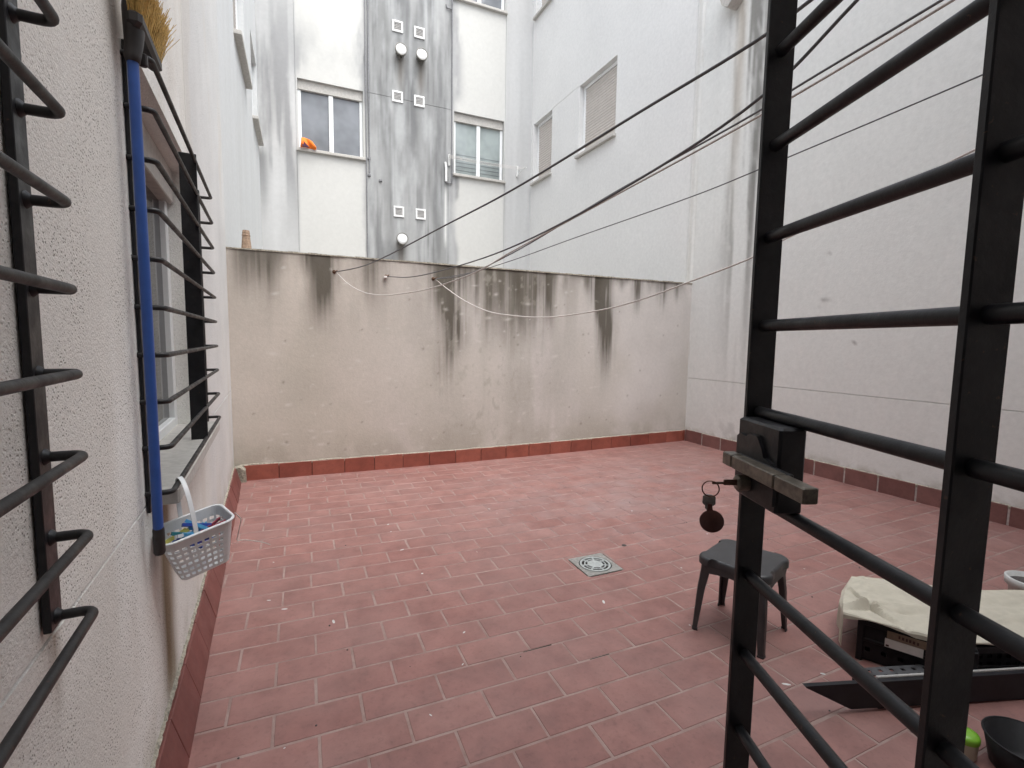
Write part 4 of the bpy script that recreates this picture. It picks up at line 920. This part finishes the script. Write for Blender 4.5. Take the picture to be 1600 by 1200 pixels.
# cream sheet over the crates
fr = [V(1.985, 1.165, 0), V(2.03, 1.085, 0), V(2.125, 0.945, 0), V(2.225, 0.855, 0), V(2.42, 0.775, 0), V(2.72, 0.655, 0)]
bkp = [V(2.335, 1.345, 0), V(2.40, 1.315, 0), V(2.52, 1.215, 0), V(2.71, 1.06, 0), V(2.93, 0.975, 0), V(3.15, 0.87, 0)]
def poly_at(P_, t):
    t = min(max(t, 0), 0.9999) * (len(P_) - 1); i = int(t); return P_[i].lerp(P_[i + 1], t - i)
NU, NV = 90, 54; vs = []
for j in range(NV + 1):
    for i in range(NU + 1):
        a = i / NU; b = j / NV
        aa = (a - 0.10) / 0.90; bb = (b - 0.06) / 0.90
        f0 = poly_at(fr, aa); b0 = poly_at(bkp, aa); p = f0.lerp(b0, min(max(bb, 0), 1))
        z = 0.207
        wr = float(fbm(np.array([[a * 7.0]]), np.array([[b * 6.0]]), 71, 3)[0, 0]) - 0.5
        z += 0.020 * wr * min(1, max(0, bb * 5))
        def crease(dist, w): return max(0.0, 1 - abs(dist) / w)
        win = math.exp(-((a - 0.24) / 0.12) ** 2)
        z += 0.042 * crease(b - (0.18 + 0.75 * (a - 0.12)), 0.07) * win            # sharp folds near the left end
        z -= 0.040 * crease(b - (0.62 - 1.9 * (a - 0.10)), 0.055) * win
        z -= 0.026 * crease(b - 0.36 - 0.35 * (a - 0.36), 0.09) * math.exp(-((a - 0.38) / 0.10) ** 2)
        z += 0.012 * crease(b - 0.72 + 0.5 * (a - 0.3), 0.12) * math.exp(-((a - 0.32) / 0.16) ** 2)
        if aa < 0:                                                  # left end hangs down
            d = -aa; out = Vector((-0.80, 0.45, 0)).normalized(); bul = 0.030 * math.sin(math.pi * min(max(bb, 0), 1)) ** 0.7 * min(1, d * 40)
            p = p + out * (bul + 0.006 * math.sin(b * 23) * min(1, d * 12)); z = z - max(0, d - 0.012) * (1.15 + 0.18 * math.sin(b * 7 + 1.0))
        if bb < 0:
            n0 = Vector((-0.85, -0.5, 0)).normalized(); d = -bb
            p = p + n0 * (0.006 * min(1, d * 60)); z -= d * (0.22 + 0.14 * math.sin(a * 17))
        if bb > 1:
            d = bb - 1; z -= d * 1.6
        vs.append(V(p.x, p.y, max(z, 0.024)))
m = MB(); m.add(vs, [(j * (NU + 1) + i, j * (NU + 1) + i + 1, (j + 1) * (NU + 1) + i + 1, (j + 1) * (NU + 1) + i) for j in range(NV) for i in range(NU)], False)
o = m.build('canvas_sheet', M['sheet'], None); md = o.modifiers.new('s', 'SOLIDIFY'); md.thickness = 0.001; md.offset = 1
tag(o, 'creased cream sheet draped over the black crates', 'sheet')
# pot behind the crates
px_, py_ = 3.06, 0.99; pz = zf(px_, py_)
pt = thing('plant_pot', (px_, py_, pz), 'round pale grey pot with dark filling behind the cream sheet', 'pot')
m = MB(); m.lathe((px_, py_, pz), (0, 0, 1), [(0.0005, 0.0), (0.065, 0.0), (0.082, 0.15), (0.094, 0.152), (0.096, 0.185), (0.086, 0.187), (0.080, 0.15), (0.0005, 0.149)], 32); m.build('body', M['pot'], pt)
m = MB(); m.lathe((px_, py_, pz), (0, 0, 1), [(0.0005, 0.172), (0.05, 0.170), (0.083, 0.163)], 32); m.build('filling', M['soil'], pt)
# tubs under the shelf
tx, ty = 1.845, 0.705; tz = zf(tx, ty)
tb = thing('storage_tub', (tx, ty, tz), 'beige plastic tub with bright lime green lid standing in front of the low black tray', 'tub')
m = MB(); m.lathe((tx, ty, tz), (0, 0, 1), [(0.0005, 0), (0.028, 0), (0.031, 0.005), (0.034, 0.058), (0.034, 0.060)], 28); m.build('body', M['beige'], tb)
m = MB(); m.lathe((tx, ty, tz), (0, 0, 1), [(0.035, 0.054), (0.036, 0.056), (0.036, 0.068), (0.033, 0.074), (0.020, 0.078), (0.0005, 0.079)], 28); m.build('lid', M['lime'], tb)
bx_, by_ = 1.945, 0.60; bz = zf(bx_, by_)
bu = thing('black_bucket', (bx_, by_, bz), 'black round bucket beside the green lidded tub in the lower right corner', 'bucket')
m = MB(); m.lathe((bx_, by_, bz), (0, 0, 1), [(0.0005, 0), (0.080, 0), (0.098, 0.09), (0.096, 0.09), (0.078, 0.006), (0.0005, 0.006)], 32); m.build('body', M['crate'], bu)
m = MB(); m.tube([(bx_ + 0.099 * math.cos(T * k / 32), by_ + 0.099 * math.sin(T * k / 32), bz + 0.09) for k in range(33)], 0.003, 8, False); m.build('rim', M['crate'], bu)

# ------------------------------------------------------------------ clothes lines and hooks
hooks = [(0.291, 1.851), (0.738, 1.841), (1.18, 1.846)]
for i, (x, z) in enumerate(hooks):
    hk = thing('wall_hook', (x, Y0, z), ('rusty line hook on the garden wall, leftmost of three', 'rusty line hook on the garden wall, middle of three', 'rusty line hook on the garden wall, rightmost of three')[i], 'hook', 'clothes line hooks on the garden wall')
    m = MB(); m.tube([(x - 0.012, Y0 + 0.01, z + 0.004), (x - 0.004, Y0 - 0.025, z + 0.002), (x + 0.004, Y0 - 0.038, z + 0.006), (x + 0.010, Y0 - 0.030, z + 0.016)], 0.005, 8); m.build('shank', M['hook'], hk)
    m = MB(); m.lathe((x - 0.012, Y0 - 0.002, z + 0.004), (0, -1, 0), [(0.017, 0), (0.015, 0.004), (0.006, 0.007)], 12); m.build('plate', M['hook'], hk)
    if i == 1: MB().obox((x - 0.02, Y0 - 0.02, z - 0.006), (1, 0, 0), (0, 1, 0), (0, 0, 1), 0.03, 0.025, 0.022, 0.004).build('pulley', M['ropepale'], hk)
LINES = {
 'highest grey clothes line crossing from the left hook to upper right': ('rope', 0.0040, [(0.291, 4.574, 1.851), (0.452, 3.67, 1.807), (0.68, 2.387, 1.849), (0.781, 1.822, 1.873), (0.896, 1.176, 1.93), (0.96, 0.817, 1.963), (0.975, 0.73, 1.984), (1.15, -0.25, 2.20)]),
 'clothes line running from the middle wall hook to upper right': ('rope', 0.0037, [(0.738, 4.576, 1.841), (0.786, 3.837, 1.757), (0.843, 2.954, 1.713), (0.899, 2.087, 1.706), (0.946, 1.359, 1.759), (0.98, 0.833, 1.846), (0.992, 0.647, 1.939), (1.04, -0.25, 2.45)]),
 'upper taut clothes line running from the right wall hook': ('rope', 0.0040, [(1.18, 4.575, 1.846), (1.252, 3.907, 1.81), (1.338, 3.105, 1.871), (1.449, 2.081, 2.02), (1.533, 1.3, 2.118), (1.544, 1.199, 2.138), (1.586, 0.81, 2.199), (1.70, -0.25, 2.37)]),
 'clothes line dipping in a loop below the left wall hook': ('ropepale', 0.0034, [(0.291, 4.574, 1.851), (0.369, 4.261, 1.719), (0.456, 3.916, 1.627), (0.546, 3.557, 1.584), (0.646, 3.157, 1.575), (0.719, 2.865, 1.581), (0.844, 2.368, 1.633), (0.909, 2.109, 1.690), (1.057, 1.518, 1.808), (1.186, 1.005, 1.914), (1.279, 0.632, 2.009), (1.50, -0.25, 2.27)]),
 'thin clothes line from the right wall hook passing behind the gate': ('rope', 0.0029, [(1.18, 4.575, 1.846), (1.335, 3.905, 1.842), (1.457, 3.379, 1.872), (1.611, 2.717, 1.933), (1.811, 1.855, 2.01), (1.872, 1.592, 2.047), (2.033, 0.899, 2.154), (2.30, -0.25, 2.35)]),
 'slack pale clothes line sagging lowest in front of the garden wall': ('ropepale', 0.0038, [(1.18, 4.575, 1.846), (1.23, 4.31, 1.729), (1.298, 3.957, 1.594), (1.366, 3.599, 1.499), (1.425, 3.289, 1.459), (1.497, 2.914, 1.434), (1.556, 2.6, 1.444), (1.616, 2.286, 1.472), (1.666, 2.024, 1.518), (1.702, 1.838, 1.563), (1.766, 1.501, 1.648), (1.79, 1.376, 1.702), (1.862, 0.999, 1.821), (1.893, 0.834, 1.88), (2.10, -0.25, 2.24)]),
}
def catmull(P_, k=8):
    P_ = [Vector(p) for p in P_]; Q = [P_[0] * 2 - P_[1]] + P_ + [P_[-1] * 2 - P_[-2]]; out = []
    for i in range(1, len(Q) - 2):
        p0, p1, p2, p3 = Q[i - 1:i + 3]
        def tj(a, b, t): return t + max((b - a).length, 1e-6) ** 0.5
        t0 = 0; t1 = tj(p0, p1, t0); t2 = tj(p1, p2, t1); t3 = tj(p2, p3, t2)
        for j in range(k):
            t = t1 + (t2 - t1) * j / k
            A1 = p0 * ((t1 - t) / (t1 - t0)) + p1 * ((t - t0) / (t1 - t0)); A2 = p1 * ((t2 - t) / (t2 - t1)) + p2 * ((t - t1) / (t2 - t1)); A3 = p2 * ((t3 - t) / (t3 - t2)) + p3 * ((t - t2) / (t3 - t2))
            B1 = A1 * ((t2 - t) / (t2 - t0)) + A2 * ((t - t0) / (t2 - t0)); B2 = A2 * ((t3 - t) / (t3 - t1)) + A3 * ((t - t1) / (t3 - t1))
            out.append(B1 * ((t2 - t) / (t2 - t1)) + B2 * ((t - t1) / (t2 - t1)))
    return out + [P_[-1]]
for lab, (mt, r, pts) in LINES.items():
    m = MB(); m.tube(catmull(pts), r, 8, True); tag(m.build('clothes_line', M[mt]), lab, 'clothes line', 'clothes lines strung over the patio')

# ------------------------------------------------------------------ things at the back windows
oc = thing('orange_cloth', (0.15, YB - 0.02, 4.36), 'bright orange cloth bunched on the sill of the back left window', 'cloth')
m = MB(); vs = []
for j in range(9):
    for i in range(15):
        a, b = i / 14, j / 8; x = 0.06 + 0.235 * a; z = 4.352 + b * (0.17 * math.sin(math.pi * (0.30 + 0.66 * a)) ** 0.8) * (1.0 - 0.2 * a); y = YB - 0.055 - 0.03 * math.sin(a * 7 + b * 3) - 0.03 * math.sin(math.pi * b)
        vs.append(V(x + 0.02 * b * (0.5 - a), y, z))
m.add(vs, [(j * 15 + i, j * 15 + i + 1, (j + 1) * 15 + i + 1, (j + 1) * 15 + i) for j in range(8) for i in range(14)], True); o = m.build('fabric', M['orange'], oc); md = o.modifiers.new('s', 'SOLIDIFY'); md.thickness = 0.012
m = MB(); m.prism([V(0.085, YB - 0.115, 4.352), V(0.19, YB - 0.115, 4.352), V(0.10, YB - 0.115, 4.44), V(0.072, YB - 0.115, 4.42)], V(0, 0.03, 0)); m.build('lining', M['navy'], oc)
rk = thing('drying_rack', (3.1, YB, 4.55), 'white bracket drying lines fixed below the back right window', 'drying rack')
for (x, sgn) in ((2.56, 1), (3.93, -1)):
    m = MB(); m.obox((x, YB - 0.02, 4.55), (1, 0, 0), (0, 1, 0), (0, 0, 1), 0.035, 0.03, 0.20, 0.004); m.tube([(x, YB - 0.02, 4.58), (x - 0.07 * sgn, YB - 0.30, 4.55)], 0.009, 8); m.tube([(x, YB - 0.02, 4.47), (x - 0.05 * sgn, YB - 0.22, 4.55)], 0.006, 8)
    m.build('bracket', M['vent'], rk)
m = MB(); m.tube([(2.49, YB - 0.02, 4.50), (2.50, YB - 0.04, 4.40), (2.50, YB - 0.04, 4.16)], 0.022, 8); m.build('drain_pipe', M['vent'], rk)
for k in range(5):
    t = 0.15 + 0.18 * k; p = V(2.56 - 0.07 * t, YB - 0.02 - 0.28 * t, 4.58 - 0.03 * t); q_ = V(3.93 + 0.07 * t, p.y, p.z)
    MB().tube([p, p.lerp(q_, 0.5) - V(0, 0, 0.02), q_], 0.0022, 5).build('line', M['ropepale'], rk)

# ------------------------------------------------------------------ small litter on the tiles
m = MB(); rl = random.Random(9)
for k in range(70):
    x, y = rl.uniform(-0.25, 3.6), rl.uniform(0.9, 4.5); r = rl.uniform(0.002, 0.005); z = zf(x, y) + 0.001
    m.lathe((x, y, z), (0, 0, 1), [(r, 0), (r * 0.8, r * 0.5), (0.0003, r * 0.6)], 6)
m.lathe((1.829, 2.398, 0.006), (0, 0, 1), [(0.016, 0), (0.012, 0.003), (0.0003, 0.004)], 9)
tag(m.build('litter', M['soil']), 'crumbs and specks of dirt scattered on the patio tiles', 'litter', kind='stuff')
m = MB()
for k in range(60):
    x, y = rl.uniform(-0.25, 3.9), rl.uniform(0.9, 4.5); r = rl.uniform(0.002, 0.006); z = zf(x, y) + 0.0012; a = rl.uniform(0, 6.28); e = rl.uniform(1, 3)
    m.add([(x + r * (math.cos(T * q / 7) * e * math.cos(a) - math.sin(T * q / 7) * math.sin(a)), y + r * (math.cos(T * q / 7) * e * math.sin(a) + math.sin(T * q / 7) * math.cos(a)), z) for q in range(7)], [tuple(range(7))])
tag(m.build('paint_flecks', M['pot']), 'pale flecks of dried paint scattered on the patio tiles', 'paint flecks', kind='stuff')
